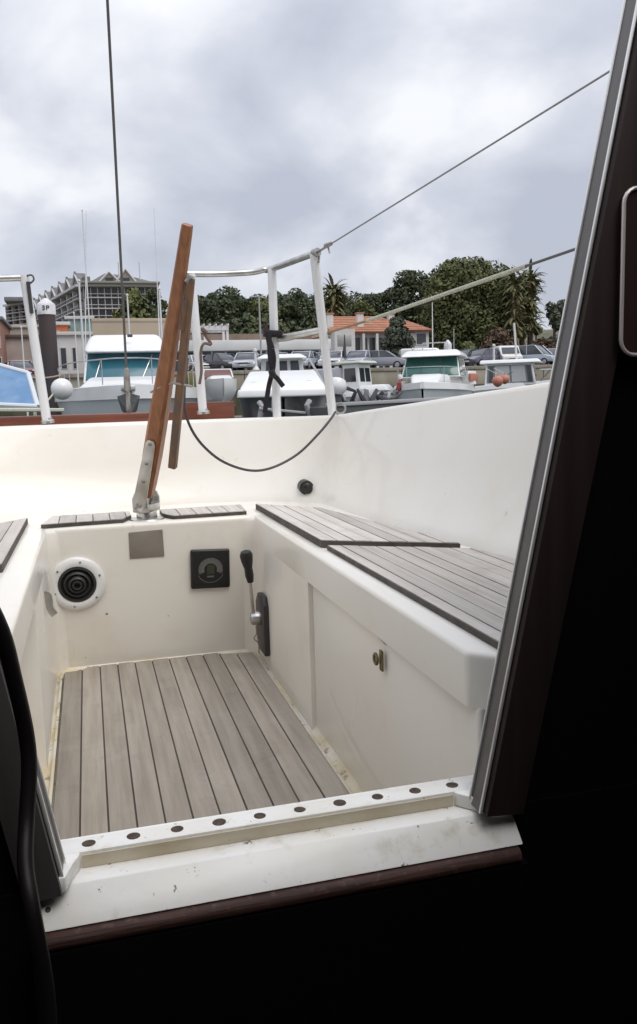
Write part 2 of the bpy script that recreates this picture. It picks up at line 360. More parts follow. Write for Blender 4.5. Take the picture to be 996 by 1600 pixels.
# outer hull below the coaming
rings = []
for i in range(n_):
    t = Vector(top[i]); c = Vector((CX, 1.4, 0)); o = Vector((t.x - c.x, (t.y - c.y) * 0.6, 0)).normalized()
    p = t + o * 0.10
    rings.append([p + Vector((0, 0, -0.10)), p + o * 0.05 + Vector((0, 0, -0.16)), p + o * 0.02 + Vector((0, 0, -0.6)), Vector((p.x * 0.82 + CX * 0.18, p.y - 0.05, WATER - 0.15))])
MB().loft(rings, closed=False).build('hull', gel, boat, smooth=True)

# teak on the seats: each panel a dark bed with single planks
def teak_panel(poly, z0, z1, width, x0, border=0.006, name='teak_panel'):
    c = Vector((sum(p[0] for p in poly) / len(poly), sum(p[1] for p in poly) / len(poly)))
    bed = MB().prism(poly, z0, z1 - 0.0022).build(name, teak_edge, boat)
    inner = [(p[0] + (c.x - p[0]) * 0.012, p[1] + (c.y - p[1]) * 0.008) for p in poly]
    planks(bed, inner, z1 - 0.0055, z1, width, 0.0028, x0, m=teak_s)
    return bed
aftR = [(0.490, 2.55), (0.492, 1.800), (0.508, 1.786), (0.757, 1.632), (0.72, 1.88), (0.644, 2.36)]
fwdR = [(0.497, 1.768), (0.499, 0.95), (0.862, 0.95), (0.838, 1.25), (0.800, 1.45), (0.768, 1.600)]
for s in (0, 1):
    A = [(2 * CX - p[0] - .024, p[1]) for p in aftR] if s else aftR; F = [(2 * CX - p[0] - .024, p[1]) for p in fwdR] if s else fwdR
    x0 = 0.4905 if not s else 2 * CX - 0.4905 - .024 - 0.034 * 14
    teak_panel(A, ZW + 0.0012, ZT + 0.006, 0.034, x0)
    teak_panel(F, ZW + 0.0012, ZT - 0.001, 0.034, x0)
# aft deck teak either side of the rudder head
tl = [(-0.142, 2.425), (0.082, 2.432), (0.094, 2.47), (0.108, 2.505), (0.108, 2.60), (-0.118, 2.60)]
tr = [(0.198, 2.505), (0.208, 2.47), (0.224, 2.434), (0.440, 2.436), (0.452, 2.60), (0.198, 2.60)]
teak_panel(tl, ZW + 0.0012, ZT, 0.047, -0.142); teak_panel(tr, ZW + 0.0012, ZT, 0.047, 0.198)

# fittings on the back wall: vent, plate, instrument
def on_back(px, py):                           # point on the leaning back wall
    p = ony(px, py, 2.45); z = p.z
    y = 2.475 - (z - ZF) / (ZW - ZF) * 0.057
    return ony(px, py, y)
BN = Vector((0, -1, -0.13)).normalized()
vc = on_back(121, 911)
vent = MB().lathe([(0.0, 0.0), (0.078, 0.0), (0.078, 0.010), (0.073, 0.0145), (0.058, 0.016), (0.053, 0.014), (0.052, 0.004)], vc, BN, 40).build('vent_ring', whitepaint, boat, smooth=True, label='white round flange with six screws')
MB().lathe([(0.0525, 0.004), (0.052, 0.016), (0.046, 0.017), (0.043, 0.008), (0.040, 0.006), (0.037, 0.017), (0.033, 0.020), (0.030, 0.010), (0.027, 0.009), (0.024, 0.020), (0.019, 0.023), (0.016, 0.014), (0.0135, 0.024), (0.009, 0.024), (0.0065, 0.008), (0.0, 0.008)], vc, BN, 40).build('rubber_boot', rubber, vent, smooth=True, angle=70)
ea = Vector((1, 0, 0)); eb = BN.cross(ea)
for k in range(6):
    t = R(20 + 60 * k); p = vc + (ea * math.cos(t) + eb * math.sin(t)) * 0.0665 + BN * 0.0150
    MB().lathe([(0.0, 0.0), (0.0036, 0.0), (0.0030, 0.002), (0.0, 0.0025)], p, BN, 10).build('screw', galv, vent, smooth=True)
def plate(quad, thick, name, m, parent=boat, bevel=0.002, lift=0.0006, **k):
    q = [on_back(*p) for p in quad]; n = (q[1] - q[0]).cross(q[3] - q[0]).normalized()
    if n.y > 0: n = -n
    return MB().hexa([p + n * lift for p in q] + [p + n * (lift + thick) for p in q]).build(name, m, parent, bevel=bevel, **k), q, n
pl, q, n = plate([(203, 873), (257, 869), (254, 827), (201, 832)], 0.003, 'blank_plate', greyplate, bevel=0.001)
for p in q: MB().lathe([(0, 0), (0.0025, 0), (0.0018, 0.0018), (0, 0.002)], p.lerp(sum(q, Vector()) / 4, 0.08) + n * 0.0037, n, 8).build('screw', galv, pl, smooth=True)
ins, q, n = plate([(298, 919), (359, 916), (358, 856), (297, 858)], 0.014, 'instrument', black, bevel=0.006, seg=3)
ic = sum(q, Vector()) / 4 + n * 0.0152
ux = (q[1] - q[0]).normalized(); uz = n.cross(ux); uz = uz if uz.z > 0 else -uz
def arc(r0, r1, a0, a1, n0=16, lift=0.0):
    b = MB(); vs = []; fs = []
    for k in range(n0 + 1):
        t = R(a0 + (a1 - a0) * k / n0); d = ux * math.cos(t) + uz * math.sin(t); vs += [ic + d * r0 + n * lift, ic + d * r1 + n * lift]
    fs = [(2 * k, 2 * k + 1, 2 * k + 3, 2 * k + 2) for k in range(n0)]
    return b.add(vs, fs)
arc(0.019, 0.036, -22, 202, lift=0.0004).build('dial_scale', dialgrey, ins)
arc(0.039, 0.041, 205, 335, lift=0.0004).build('dial_arc', dialgrey, ins)
for k in range(11):
    a = -15 + 21 * k; arc(0.030, 0.035, a - 1.1, a + 1.1, 1, 0.0009).build('dial_mark', rubber, ins)
MB().hexa([ic + ux * x + uz * z + n * l for l in (0.0004, 0.0016) for (x, z) in ((-0.011, -0.014), (0.011, -0.014), (0.011, 0.014), (-0.011, 0.014))]).build('dial_window', dialgreen, ins)
MB().hexa([ic + ux * x + uz * z + n * l for l in (0.0004, 0.0012) for (x, z) in ((-0.010, -0.024), (0.010, -0.024), (0.010, -0.019), (-0.010, -0.019))]).build('dial_plate', dialgrey, ins)
for (px, py, r) in ((167, 959, 0.005), (90, 969, 0.004), (134, 1027, 0.003), (263, 962, 0.002)):
    MB().lathe([(0, 0), (r, 0), (r * 0.7, 0.002), (0, 0.0025)], on_back(px, py) + BN * 0.0004, BN, 10).build('screw', galv if r > 0.0035 else rubber, boat, smooth=True)
# spring clip on the left wall
cp = onx(70, 945, XL + 0.016)
MB().box(cp.x - 0.004, cp.x, cp.y - 0.02, cp.y + 0.02, cp.z - 0.033, cp.z + 0.033).build('clip_plate', steel, boat, bevel=0.001)
MB().tube(curve([(cp.x, cp.y, cp.z + 0.025), (cp.x + 0.010, cp.y, cp.z + 0.02), (cp.x + 0.012, cp.y, cp.z - 0.01), (cp.x + 0.022, cp.y, cp.z - 0.028)], 4), 0.002, 6, ry=0.010, up=(0, 1, 0)).build('spring_clip', steel, boat, smooth=True)
# hasp under the right lid
hp = onx(598, 1032, 0.463)
hb = MB().box(0.4590, 0.4628, hp.y - 0.007, hp.y + 0.007, hp.z - 0.018, hp.z + 0.018).build('hasp', brass, boat, bevel=0.001)
MB().tube([(0.455, hp.y + 0.012 + 0.009 * math.cos(a), hp.z + 0.009 * math.sin(a)) for a in [R(20 * k) for k in range(19)]], 0.0028, 6).build('eye', brass, hb, smooth=True)
# black filler knob on the transom
kp = ony(479, 762, 2.69)
MB().lathe([(0.0, 0.03), (0.024, 0.03), (0.024, -0.004), (0.019, -0.006), (0.018, -0.016), (0.013, -0.020), (0.0, -0.021)], kp, (0, 1, 0.1), 20).build('socket_cap', black, boat, smooth=True)
MB().tube([kp + Vector((0, -0.024, -0.010)), kp + Vector((0, -0.024, 0.010))], 0.004, 6).build('socket_grip', black, boat, smooth=True)

# companionway sill, channels and boards
YB = 0.80                                      # inner face of the companionway
def jamb(px, py, y=YB): return ony(px, py, y)
rb_, rt_ = jamb(749, 1270), jamb(993.5, 12); rt_ = rb_ + (rt_ - rb_) * 1.35
lb_, lt_ = jamb(104, 1388), jamb(-8, 972); lt_ = lb_ + (lt_ - lb_) * ((rt_.z - lb_.z) / (lt_.z - lb_.z))
SZ = -0.4655
sill = MB().prism([(0.783, -0.494), (0.812, SZ), (0.905, SZ), (0.905, ZF - 0.02), (0.80, ZF - 0.02), (0.80, -0.497)], -0.081, 0.437, axis=0)
sill.build('sill', gel_sill, boat, bevel=0.0016, seg=2, angle=20)
# stop rail with wood plugs, its ends turned in towards the jambs
S = MB()
prof = [(0.838, SZ - 0.002), (0.838, -0.448), (0.868, -0.448), (0.868, SZ - 0.03)]
stop = MB().prism(prof, -0.062, 0.437, axis=0).build('stop_rail', gel_sill, boat, bevel=0.003, seg=2)
MB().box(-0.033, 0.377, 0.8365, 0.8379, SZ + 0.0005, -0.4515).build('rail_riser', gel_shade_dirt, boat)  # thin plate carrying the riser's shade as colour
for s in (0, 1):
    xi = -0.034 if s else 0.378; xo = -0.062 if s else 0.437; d = 1 if s else -1
    pts = [(xo, 0.840), (xi, 0.840), (xi + (xo - xi) * 0.06, 0.832), (xi + (xo - xi) * 0.22, 0.822), (xi + (xo - xi) * 0.42, 0.804), (xi + (xo - xi) * 0.5, 0.796), (xo, 0.794)]
    MB().prism(pts, SZ + 0.0006, -0.4487).build('rail_end', gel_sill, boat, bevel=0.002, seg=2)
rng = random.Random(11)
for px, py in ((139, 1319), (209, 1308), (277, 1295), (343, 1286), (406, 1274), (469, 1265), (530, 1253), (590, 1245), (648, 1235), (706, 1226)):
    p = onz(px, py, -0.448)
    rp = rng.uniform(0.0066, 0.0078)
    MB().lathe([(0, -0.004), (rp, -0.004), (rp, 0.0002), (rp * .85, 0.0004), (rp * .3, 0.0001), (0, 0.0)], (p.x, 0.853, -0.4478), (rng.uniform(-.06, .06), rng.uniform(-.06, .06), 1), 12).build('wood_plug', plug, stop)
cq = onz(622, 1331, -0.488)
MB().lathe([(0, -.002), (.005, -.002), (.0042, -.0001), (.002, .0003), (0, .0003)], (cq.x, .7890, -.4893), (0, -.62, .78), 6).build('paint_chip', plug, boat)
cq = onz(76, 1417, -0.482)
MB().lathe([(0, -.001), (.0032, -.001), (.0026, .0008), (0, .001)], (cq.x, .7975, -.4800), (0, -.62, .78), 10).build('screw', rubber, boat, smooth=True)
# rounded wood moulding under the sill
MB().tube([(-0.082 + k * 0.0466, 0.784, -0.5045) for k in range(12)], 0.0092, 14, ry=0.010, up=(0, 0, 1)).build('wood_moulding', moul, boat, smooth=True)
# bulkhead round the opening (dark inside)
def quadprism(a, b, c, d, y0, y1): return MB().prism([(a.x, a.z), (b.x, b.z), (c.x, c.z), (d.x, d.z)], y0, y1, axis=1)
V3 = Vector
eps = V3((0.004, 0, 0))
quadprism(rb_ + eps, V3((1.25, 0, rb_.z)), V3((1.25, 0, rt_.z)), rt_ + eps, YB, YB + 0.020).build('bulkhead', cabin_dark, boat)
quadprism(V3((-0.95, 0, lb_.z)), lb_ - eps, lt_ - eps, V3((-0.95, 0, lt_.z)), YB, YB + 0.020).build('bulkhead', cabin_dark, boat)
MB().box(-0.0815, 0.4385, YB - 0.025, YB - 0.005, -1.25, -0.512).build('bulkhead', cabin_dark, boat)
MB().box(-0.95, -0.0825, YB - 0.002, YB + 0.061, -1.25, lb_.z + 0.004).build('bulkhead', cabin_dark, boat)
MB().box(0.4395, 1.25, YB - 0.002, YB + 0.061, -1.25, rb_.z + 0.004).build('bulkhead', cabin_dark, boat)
# channels lining the opening
for (b, t, sgn) in ((rb_, rt_, 1), (lb_, lt_, -1)):
    e3 = V3((0.0035 * sgn, 0, 0)); lo = b + V3((0, 0, 0.0))
    p = [lo, lo + e3, t + e3, t]
    MB().prism([(v.x, v.z) for v in p], YB + 0.001, YB + 0.023, axis=1).build('washboard_channel', alu, boat, bevel=0.0008)
    MB().tube([b + V3((0.001 * sgn, -0.001, 0)), t + V3((0.001 * sgn, -0.001, 0))], 0.0022, 8).build('channel_edge', alu_b, boat, smooth=True)
    # outer lip of the channel
    MB().tube([b + V3((0.0, 0.023, 0.006)), t + V3((0.0, 0.023, 0))], 0.0018, 8).build('channel_edge', alu_b, boat, smooth=True)
    wd = 0.048 if sgn > 0 else 0.038
    q = [b + V3((0.0036 * sgn, 0, 0)), b + V3((wd * sgn, 0, -0.004)), t + V3((wd * 1.25 * sgn, 0, 0)), t + V3((0.0036 * sgn, 0, 0))]
    MB().prism([(v.x, v.z) for v in q], YB - 0.012, YB - 0.0008, axis=1).build('facing_board', cabin_band if sgn > 0 else mat('lit_wood_board', (0.085, 0.075, 0.076), .6, col2=(.065, .055, .056), scale=1.0, stretch=(60, 60, 3)), boat, bevel=0.001)  # left board's paler grey puts the light falling on it into the colour
# the dark cabin round the camera
zc = rt_.z
MB().box(-0.95, -0.32, -1.7, 0.83, zc, zc + 0.03).box(0.80, 1.25, -1.7, 0.83, zc, zc + 0.03).box(-0.32, 0.80, -1.7, -0.22, zc, zc + 0.03).build('cabin_roof', cabin_dark, boat)  # roof opening made oversize to let more daylight onto the sill
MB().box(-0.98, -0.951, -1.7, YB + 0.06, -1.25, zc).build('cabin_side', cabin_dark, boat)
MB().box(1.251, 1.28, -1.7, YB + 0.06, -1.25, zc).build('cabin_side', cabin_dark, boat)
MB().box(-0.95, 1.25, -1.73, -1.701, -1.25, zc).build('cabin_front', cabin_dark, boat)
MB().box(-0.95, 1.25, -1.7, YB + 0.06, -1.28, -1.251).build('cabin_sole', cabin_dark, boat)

# pushpit rails at the stern
def pt(px, py, y): return ony(px, py, y)
p1b, p1t = pt(317, 633, 2.93), pt(299, 428, 2.90)
p2b, p2t = pt(433, 646, 2.90), pt(425, 420, 2.87)
p3b, p3t = pt(521, 647, 2.78), pt(491, 396, 2.64)
railR = empty('pushpit_rail', (p2b.x, p2b.y, p2b.z), 'white tubular stern rail on three posts at the right of the transom', 'railing')
railR.parent = None
for a, b in ((p1b, p1t), (p2b, p2t), (p3b, p3t)):
    po = MB().tube([a - V3((0, 0, 0.03)), b], 0.0150, 14).build('post', whitepaint, railR, smooth=True)
    MB().lathe([(0.0, -0.030), (0.023, -0.030), (0.022, -0.022), (0.0165, -0.018), (0.0158, -0.012)], a, b - a, 16).build('post_base', steel, po, smooth=True)
top_rail = curve([p1t + V3((-0.02, 0, 0)), p1t, pt(340, 428, 2.91), pt(392, 425.5, 2.905), pt(412, 421.5, 2.89), p2t, p3t], 6)
MB().tube(top_rail, 0.0105, 12).build('top_rail', steel, railR, smooth=True)
m2, m3 = pt(431, 531, 2.885), pt(512, 514, 2.72)
MB().tube([m2, m2.lerp(m3, 0.2), m3], [0.008, 0.0125, 0.011], 10).build('middle_rail', steel, railR, smooth=True)
MB().tube([p3t, p3t + (p3t - p2t).normalized() * 0.02], 0.014, 10).build('end_fitting', galv, railR, smooth=True)
MB().tube([p3b + V3((0.02, -0.02, 0.0)) + V3((0.018 * math.cos(R(30 * k)), 0, 0.018 + 0.018 * math.sin(R(30 * k)))) for k in range(13)], 0.004, 6).build('shackle', galv, railR, smooth=True)
pLb, pLt = pt(73, 647, 2.93), pt(38, 430, 2.90)
railL = empty('pushpit_rail', (pLb.x, pLb.y, pLb.z), 'white stern rail post and rail at the left edge beside the dark piling', 'railing')
po = MB().tube([pLb - V3((0, 0, 0.03)), pLt], 0.0150, 14).build('post', whitepaint, railL, smooth=True)
MB().lathe([(0.0, -0.030), (0.023, -0.030), (0.022, -0.022), (0.0165, -0.018), (0.0158, -0.012)], pLb, pLt - pLb, 16).build('post_base', steel, po, smooth=True)
MB().tube([pt(38, 434, 2.9), pt(0, 435, 2.9), pt(-180, 440, 2.88), pt(-330, 440, 2.75)], 0.0105, 12).build('top_rail', steel, railL, smooth=True)
MB().tube(curve([pt(42, 431, 2.89), pt(50, 430, 2.88), pt(53, 437, 2.88), pt(47, 443, 2.885), pt(44, 442, 2.89)], 4), 0.003, 6).build('wire_loop', wire, railL, smooth=True)
MB().tube([pt(44, 440, 2.88), pt(50, 490, 2.89)], 0.006, 6).build('hanging_cord', cable_m, railL, smooth=True)
# left rail's second post, outside the picture, so that the rail stands
q0, q1 = pt(-175, 655, 2.92), pt(-180, 440, 2.88)
MB().tube([q0, q1], 0.0125, 10).build('post', whitepaint, railL, smooth=True)
# wooden stern cap behind the transom
zc0 = -0.062
MB().box(-0.62, 0.32, 3.005, 3.075, zc0, -0.022).build('stern_cap', caprail, boat, bevel=0.006)
MB().box(0.321, 0.512, 2.992, 3.06, zc0 - 0.004, 0.008).build('stern_block', caprail, boat, bevel=0.005)
MB().box(-0.75, 0.72, 2.985, 3.10, -0.30, zc0 + 0.0).build('stern_shelf', gel, boat, bevel=0.006)

# lift-out teak floor
floor_poly = [(-0.106, 0.93), (0.440, 0.93), (0.438, 2.41), (0.400, 2.418), (0.352, 2.425), (0.335, 2.442), (-0.030, 2.442), (-0.052, 2.428), (-0.075, 2.412), (-0.108, 2.41)]
fl = empty('teak_floor', (CX, 1.7, ZF), 'grey slatted teak floor panel lying in the cockpit well', 'floor panel')
bed = MB().prism(floor_poly, ZF + 0.001, ZF + 0.0155).build('floor_bed', caulk, fl)
planks(bed, floor_poly, ZF + 0.010, ZF + 0.0185, 0.0496, 0.0036, -0.1075)

# tiller
tb = onz(226, 801, ZW); tb = V3((0.150, 2.475, ZW))
tiller = empty('tiller', tb, 'varnished orange-brown wooden tiller tilted up on its steel rudder head', 'tiller')
piv = ony(224, 783, 2.46)
MB().lathe([(0, 0.0), (0.052, 0.0), (0.050, 0.004), (0.030, 0.006), (0.030, 0.022), (0.027, 0.026), (0, 0.026)], (0.152, 2.48, ZW), (0, 0, 1), 24).build('rudder_collar', steel, tiller, smooth=True)
tA, tB = ony(232, 752, 2.44), ony(293, 351, 2.08)
td = (tB - tA).normalized()
w_ = MB()
rings = []
side = V3((0.42, 0.90, 0)); side = (side - td * side.dot(td)).normalized(); sy = td.cross(side)
for t, W, T in ((-0.06, 0.038, 0.040), (0.0, 0.042, 0.044), (0.12, 0.046, 0.048), (0.30, 0.045, 0.046), (0.55, 0.036, 0.038), (0.62, 0.034, 0.036), (0.80, 0.027, 0.030), (0.97, 0.0225, 0.026), (0.997, 0.0215, 0.0245), (1.0, 0.0195, 0.0225)):
    p = tA.lerp(tB, t) + side * (0.006 * math.sin(t * 3.1)) ; c = 0.35
    rings.append([p + side * (W / 2 * u) + sy * (T / 2 * v) for u, v in ((-1, -1 + c), (-1 + c, -1), (1 - c, -1), (1, -1 + c), (1, 1 - c), (1 - c, 1), (-1 + c, 1), (-1, 1 - c))])
w_.loft(rings).build('wood_bar', varn, tiller, smooth=True, angle=35)
for s in (-1, 1):                              # steel cheek straps with bolts
    a = piv + side * (s * 0.026); b = ony(237, 684, 2.395) + side * (s * 0.0)
    b = tA.lerp(tB, 0.20) + side * (s * 0.0255)
    st = MB()
    d = (b - a).normalized(); fx = d.cross(side).normalized()
    rr = [a - d * 0.018, a, a.lerp(b, 0.5), b - d * 0.012, b]
    ww = [0.012, 0.020, 0.017, 0.0145, 0.008]
    st.loft([[p + fx * (w2 * u) + side * (0.0022 * v) for u, v in ((-1, -1), (1, -1), (1, 1), (-1, 1))] for p, w2 in zip(rr, ww)])
    cheek = st.build('cheek_strap', steel, tiller, bevel=0.0006)
    for t in (0.0, 0.38, 0.66, 0.95):
        p = a.lerp(b, t) + side * (s * 0.0022)
        MB().lathe([(0, 0), (0.0055 if t else 0.009, 0), (0.0045 if t else 0.007, 0.003), (0, 0.0035)], p, side * s, 12).build('bolt', galv, cheek, smooth=True)
# fork of the rudder head
sh_ = V3((side.x, side.y, 0)).normalized(); th_ = V3((-sh_.y, sh_.x, 0)); rb0 = V3((0.152, 2.478, 0))
def rh(u, v, z): p = rb0 + sh_ * u + th_ * v; return V3((p.x, p.y, z))
MB().hexa([rh(u, v, z) for z in (ZW + 0.024, ZW + 0.048) for (u, v) in ((-.038, -.026), (.038, -.026), (.038, .026), (-.038, .026))]).build('rudder_block', steel, tiller, bevel=0.005)
for s in (-1, 1):
    MB().loft([[rh(s * .0335 + .0032 * o, w2 * u, z) for u, o in ((-1, -1), (1, -1), (1, 1), (-1, 1))] for z, w2 in ((ZW + .046, .025), (piv.z + .008, .025), (piv.z + .024, .017), (piv.z + .028, .008))]).build('rudder_fork', steel, tiller, bevel=0.0008)
# tiller front brace seen as a second face (steel tang under the wood)
MB().bar(piv + V3((0.004, 0.0, -0.004)), tA + td * 0.03, 0.036, 0.020, 0.036, 0.020, side).build('steel_tang', steel, tiller, bevel=0.001)
# tiller extension hanging from it
eT, eB = ony(298, 436, 2.135), ony(270, 730, 2.36)
ext = empty('tiller_extension', eB, 'thin worn wooden tiller extension hanging down beside the tiller', 'tiller extension')
ed = (eB - eT)
MB().bar(eT, eB, 0.0165, 0.020, 0.0215, 0.022, side, 4).build('wood_stick', varn_dull, ext, smooth=True, angle=35)
MB().bar(ony(286, 515, 2.19), ony(291, 468, 2.155), 0.016, 0.014, 0.012, 0.012, side).build('spacer_block', varn_dull, ext, bevel=0.001)
MB().tube([ony(291, 441, 2.135), ony(297, 433, 2.132), ony(302, 436, 2.135)], 0.007, 8).build('universal_joint', galv, ext, smooth=True)
# lashing line round tiller and extension
lash = curve([ony(236, 613, 2.33), ony(247, 607, 2.285), ony(262, 601, 2.275), ony(272, 599, 2.25), ony(284, 601, 2.245), ony(300, 604, 2.27)], 5)
tag(MB().tube(lash, 0.0032, 6).build('lashing_cord', mat('grey_cord', (0.33, 0.30, 0.27), 0.9), smooth=True), 'thin grey cord lashed across the tiller and its extension', 'cord')
# hanging control cable under the rail
cb = curve([ony(293, 560, 2.5), ony(289, 600, 2.48), ony(289, 640, 2.48), ony(300, 672, 2.50), ony(320, 699, 2.53), ony(350, 722, 2.56), ony(390, 735, 2.59), ony(425, 731, 2.61), ony(465, 710, 2.63), ony(498, 678, 2.64), ony(517, 655, 2.66), ony(524, 644, 2.70)], 5)
tag(MB().tube(cb, 0.0042, 7).build('hanging_cable', cable_m, smooth=True), 'thin dark cable sagging in front of the transom to the right rail post', 'cable')

# engine lever on the right wall
hubw = onx(414, 972, 0.457)
lev = empty('engine_lever', (0.457, hubw.y, hubw.z - 0.1), 'engine control lever with black grip on the right cockpit wall', 'lever')
MB().prism([(hubw.y - 0.060, hubw.z - 0.085), (hubw.y + 0.035, hubw.z - 0.085), (hubw.y + 0.055, hubw.z - 0.05), (hubw.y + 0.055, hubw.z + 0.055), (hubw.y + 0.02, hubw.z + 0.085), (hubw.y - 0.045, hubw.z + 0.085), (hubw.y - 0.060, hubw.z + 0.06)], 0.442, 0.4574, axis=0).build('mounting_plate', mat('grey_black_plastic', (0.045, 0.036, 0.040), 0.45), lev, bevel=0.004)
hub = ony(404, 966, hubw.y - 0.005)
MB().lathe([(0, 0), (0.020, 0), (0.020, 0.020), (0.016, 0.026), (0, 0.022)], (0.442, hubw.y, hub.z), (-1, 0, 0), 18).build('hub', steel, lev, smooth=True)
l0 = V3((0.4245, hubw.y, hub.z)); l1 = ony(391, 905, hubw.y - 0.03); l2 = ony(384, 862, hubw.y - 0.045)
MB().bar(l0, l1, 0.014, 0.009, 0.011, 0.008, (0, 1, 0), 2).build('lever_arm', steel, lev, smooth=True)
d = (l2 - l1); 
MB().tube([l1 - d * 0.1, l1 + d * 0.15, l1 + d * 0.40, l1 + d * 0.65, l1 + d * 0.88, l1 + d * 1.0, l1 + d * 1.05], [0.009, 0.0125, 0.0115, 0.0165, 0.0185, 0.014, 0.004], 12).build('grip', black, lev, smooth=True)
MB().lathe([(0, 0), (0.004, 0), (0.003, 0.002), (0, 0.003)], V3((0.420, hubw.y, hub.z)) , (-1, 0, 0), 8).build('screw', rubber, lev, smooth=True)
tc_ = curve([ony(400, 978, hubw.y - 0.01), ony(401, 990, hubw.y - 0.012), ony(397, 998, hubw.y - 0.012), ony(404, 1005, hubw.y - 0.01), ony(405, 1021, hubw.y - 0.004)], 4)
tag(MB().tube(tc_, 0.0018, 5).build('tie_cord', rope_t, smooth=True), 'short frayed tan cord knotted below the engine lever', 'cord')

# lifelines
u0 = p3t + (p3t - p2t).normalized() * 0.02
def deck_hit(px, py, x): return onx(px, py, x)
up1 = deck_hit(952, 112, 1.02); lo1 = deck_hit(897, 390, 1.02)
k1, k2 = u0.lerp(up1, 0.052), u0.lerp(up1, 0.075)
ll = empty('lifeline', u0, 'thin upper wire lifeline running from the stern rail up to the right', 'lifeline')
far = up1 + (up1 - u0) * 0.25
MB().tube([k2, far], 0.0024, 6).build('wire', mat('lifeline_wire', (.30, .29, .285), .5, .4), ll, smooth=True)
MB().tube([u0, k1], 0.0042, 6).build('turnbuckle', galv, ll, smooth=True)
MB().tube([k1 - V3((0.006, 0, 0)), k2], [0.008, 0.006], 8).build('shackle', galv, ll, smooth=True)
MB().tube([k1 + V3((0, 0, 0.008)), k1 + V3((0.004, -0.01, -0.022))], 0.003, 6).build('shackle_pin', galv, ll, smooth=True)
MB().tube([p3t + V3((0.018, -0.005, 0.01)), p3t + V3((0.012, -0.01, -0.03))], 0.003, 6).build('lanyard', galv, ll, smooth=True)
lm = ony(566, 504, 2.55)
l_s, l_w = ony(575, 505, 2.50), ony(822, 417, 1.62)
dirn = (lo1 - lm)
lmw = lm.lerp(lo1, 0.62)
lr = empty('lifeline', lm, 'lower lifeline with pale rope sleeve crossing in front of the trees', 'lifeline')
best = min((k / 200 for k in range(201)), key=lambda t: abs((lambda v: 498 + 1307 * (v.x * AX.x + v.y * AY.x + v.z * AZ.x) / (v.x * AX.z + v.y * AY.z + v.z * AZ.z))(lm.lerp(lo1, t)) - 822))
MB().tube([lm.lerp(lo1, 0.02), lm.lerp(lo1, best)], 0.0055, 8).build('rope_sleeve', rope_w, lr, smooth=True)
MB().tube([lm.lerp(lo1, best - 0.01), lo1 + dirn * 0.2], 0.0034, 6).build('wire', wire, lr, smooth=True)
MB().tube([ony(508, 521, 2.71), lm.lerp(lo1, 0.04)], 0.0045, 6).build('tail_cord', rope_t, lr, smooth=True)
MB().tube(curve([ony(516, 520, 2.70), ony(512, 514, 2.70), ony(510, 524, 2.70), ony(516, 527, 2.705)], 4), 0.004, 6).build('knot', rope_t, lr, smooth=True)
stn = empty('stanchion', (far.x, far.y, 0.05), 'steel stanchion carrying the lifelines at the side deck', 'stanchion')
lo_end = lo1 + dirn * 0.2
MB().tube([V3((far.x, far.y, 0.02)), V3((far.x, far.y, far.z + 0.02))], 0.012, 10).build('post', steel, stn, smooth=True)

# backstay
bs0 = ony(201, 641, 3.04); bsT = ony(168, 0, 2.62); bd = (bsT - bs0)
bsk = empty('backstay', bs0, 'backstay wire with turnbuckle rising from the stern to the top of the picture', 'backstay')
b560 = bs0 + bd * 0.125; b605 = bs0 + bd * 0.055
MB().tube([b560, bs0 + bd * 7.0], 0.0042, 6).build('wire', wire, bsk, smooth=True)
MB().tube([b605, bs0 + bd * 0.065, bs0 + bd * 0.118, b560], [0.006, 0.0115, 0.0105, 0.005], 8).build('turnbuckle', galv, bsk, smooth=True)
MB().bar(bs0 - V3((0, 0, 0.05)), b605, 0.018, 0.006, 0.012, 0.006, (1, 0, 0)).build('toggle', galv, bsk, bevel=0.001)

# black clamp and straps on the middle post
s0 = ony(427, 522, 2.865)
stp = empty('webbing_strap', s0, 'black clamp with crossed webbing straps hanging on the middle rail post', 'strap')
MB().bar(ony(413, 521, 2.86), ony(440, 522, 2.86), 0.022, 0.045, 0.022, 0.040, (0, 0, 1)).build('clamp', blackmat, stp, bevel=0.004)
MB().bar(ony(414, 506, 2.85), ony(424, 545, 2.85), 0.012, 0.010, 0.024, 0.014, (1, 0, 0)).build('clamp_tail', mat('dark_plum_webbing', (0.05, 0.022, 0.026), 0.9), stp, bevel=0.002)
MB().tube(curve([ony(421, 520, 2.84), ony(422, 555, 2.84), ony(427, 583, 2.845), ony(434, 592, 2.85), ony(443, 604, 2.85)], 5), 0.003, 6, ry=0.0095, up=(0, 1, 0)).build('strap', blackmat, stp, smooth=True)
MB().tube(curve([ony(425, 545, 2.85), ony(428, 560, 2.85), ony(426, 580, 2.85), ony(420, 605, 2.855), ony(414, 645, 2.87)], 5), 0.003, 6, ry=0.0095, up=(0, 1, 0)).build('strap', blackmat, stp, smooth=True)
MB().bar(ony(424, 578, 2.835), ony(427, 590, 2.835), 0.022, 0.012, 0.022, 0.012, (1, 0, 0)).build('buckle', black, stp, bevel=0.002)
# thin line wound on the left post of the right rail
ln = curve([ony(324, 520, 2.86), ony(316, 513, 2.86), ony(321, 524, 2.87), ony(330, 538, 2.87), ony(319, 537, 2.86), ony(314, 550, 2.87), ony(315, 580, 2.88), ony(312, 600, 2.89)], 5)
tag(MB().tube(ln, 0.0052, 6).build('knotted_line', mat('brown_grey_line', (0.16, 0.115, 0.095), 0.9), smooth=True), 'brown line knotted round the inner post of the stern rail', 'line')

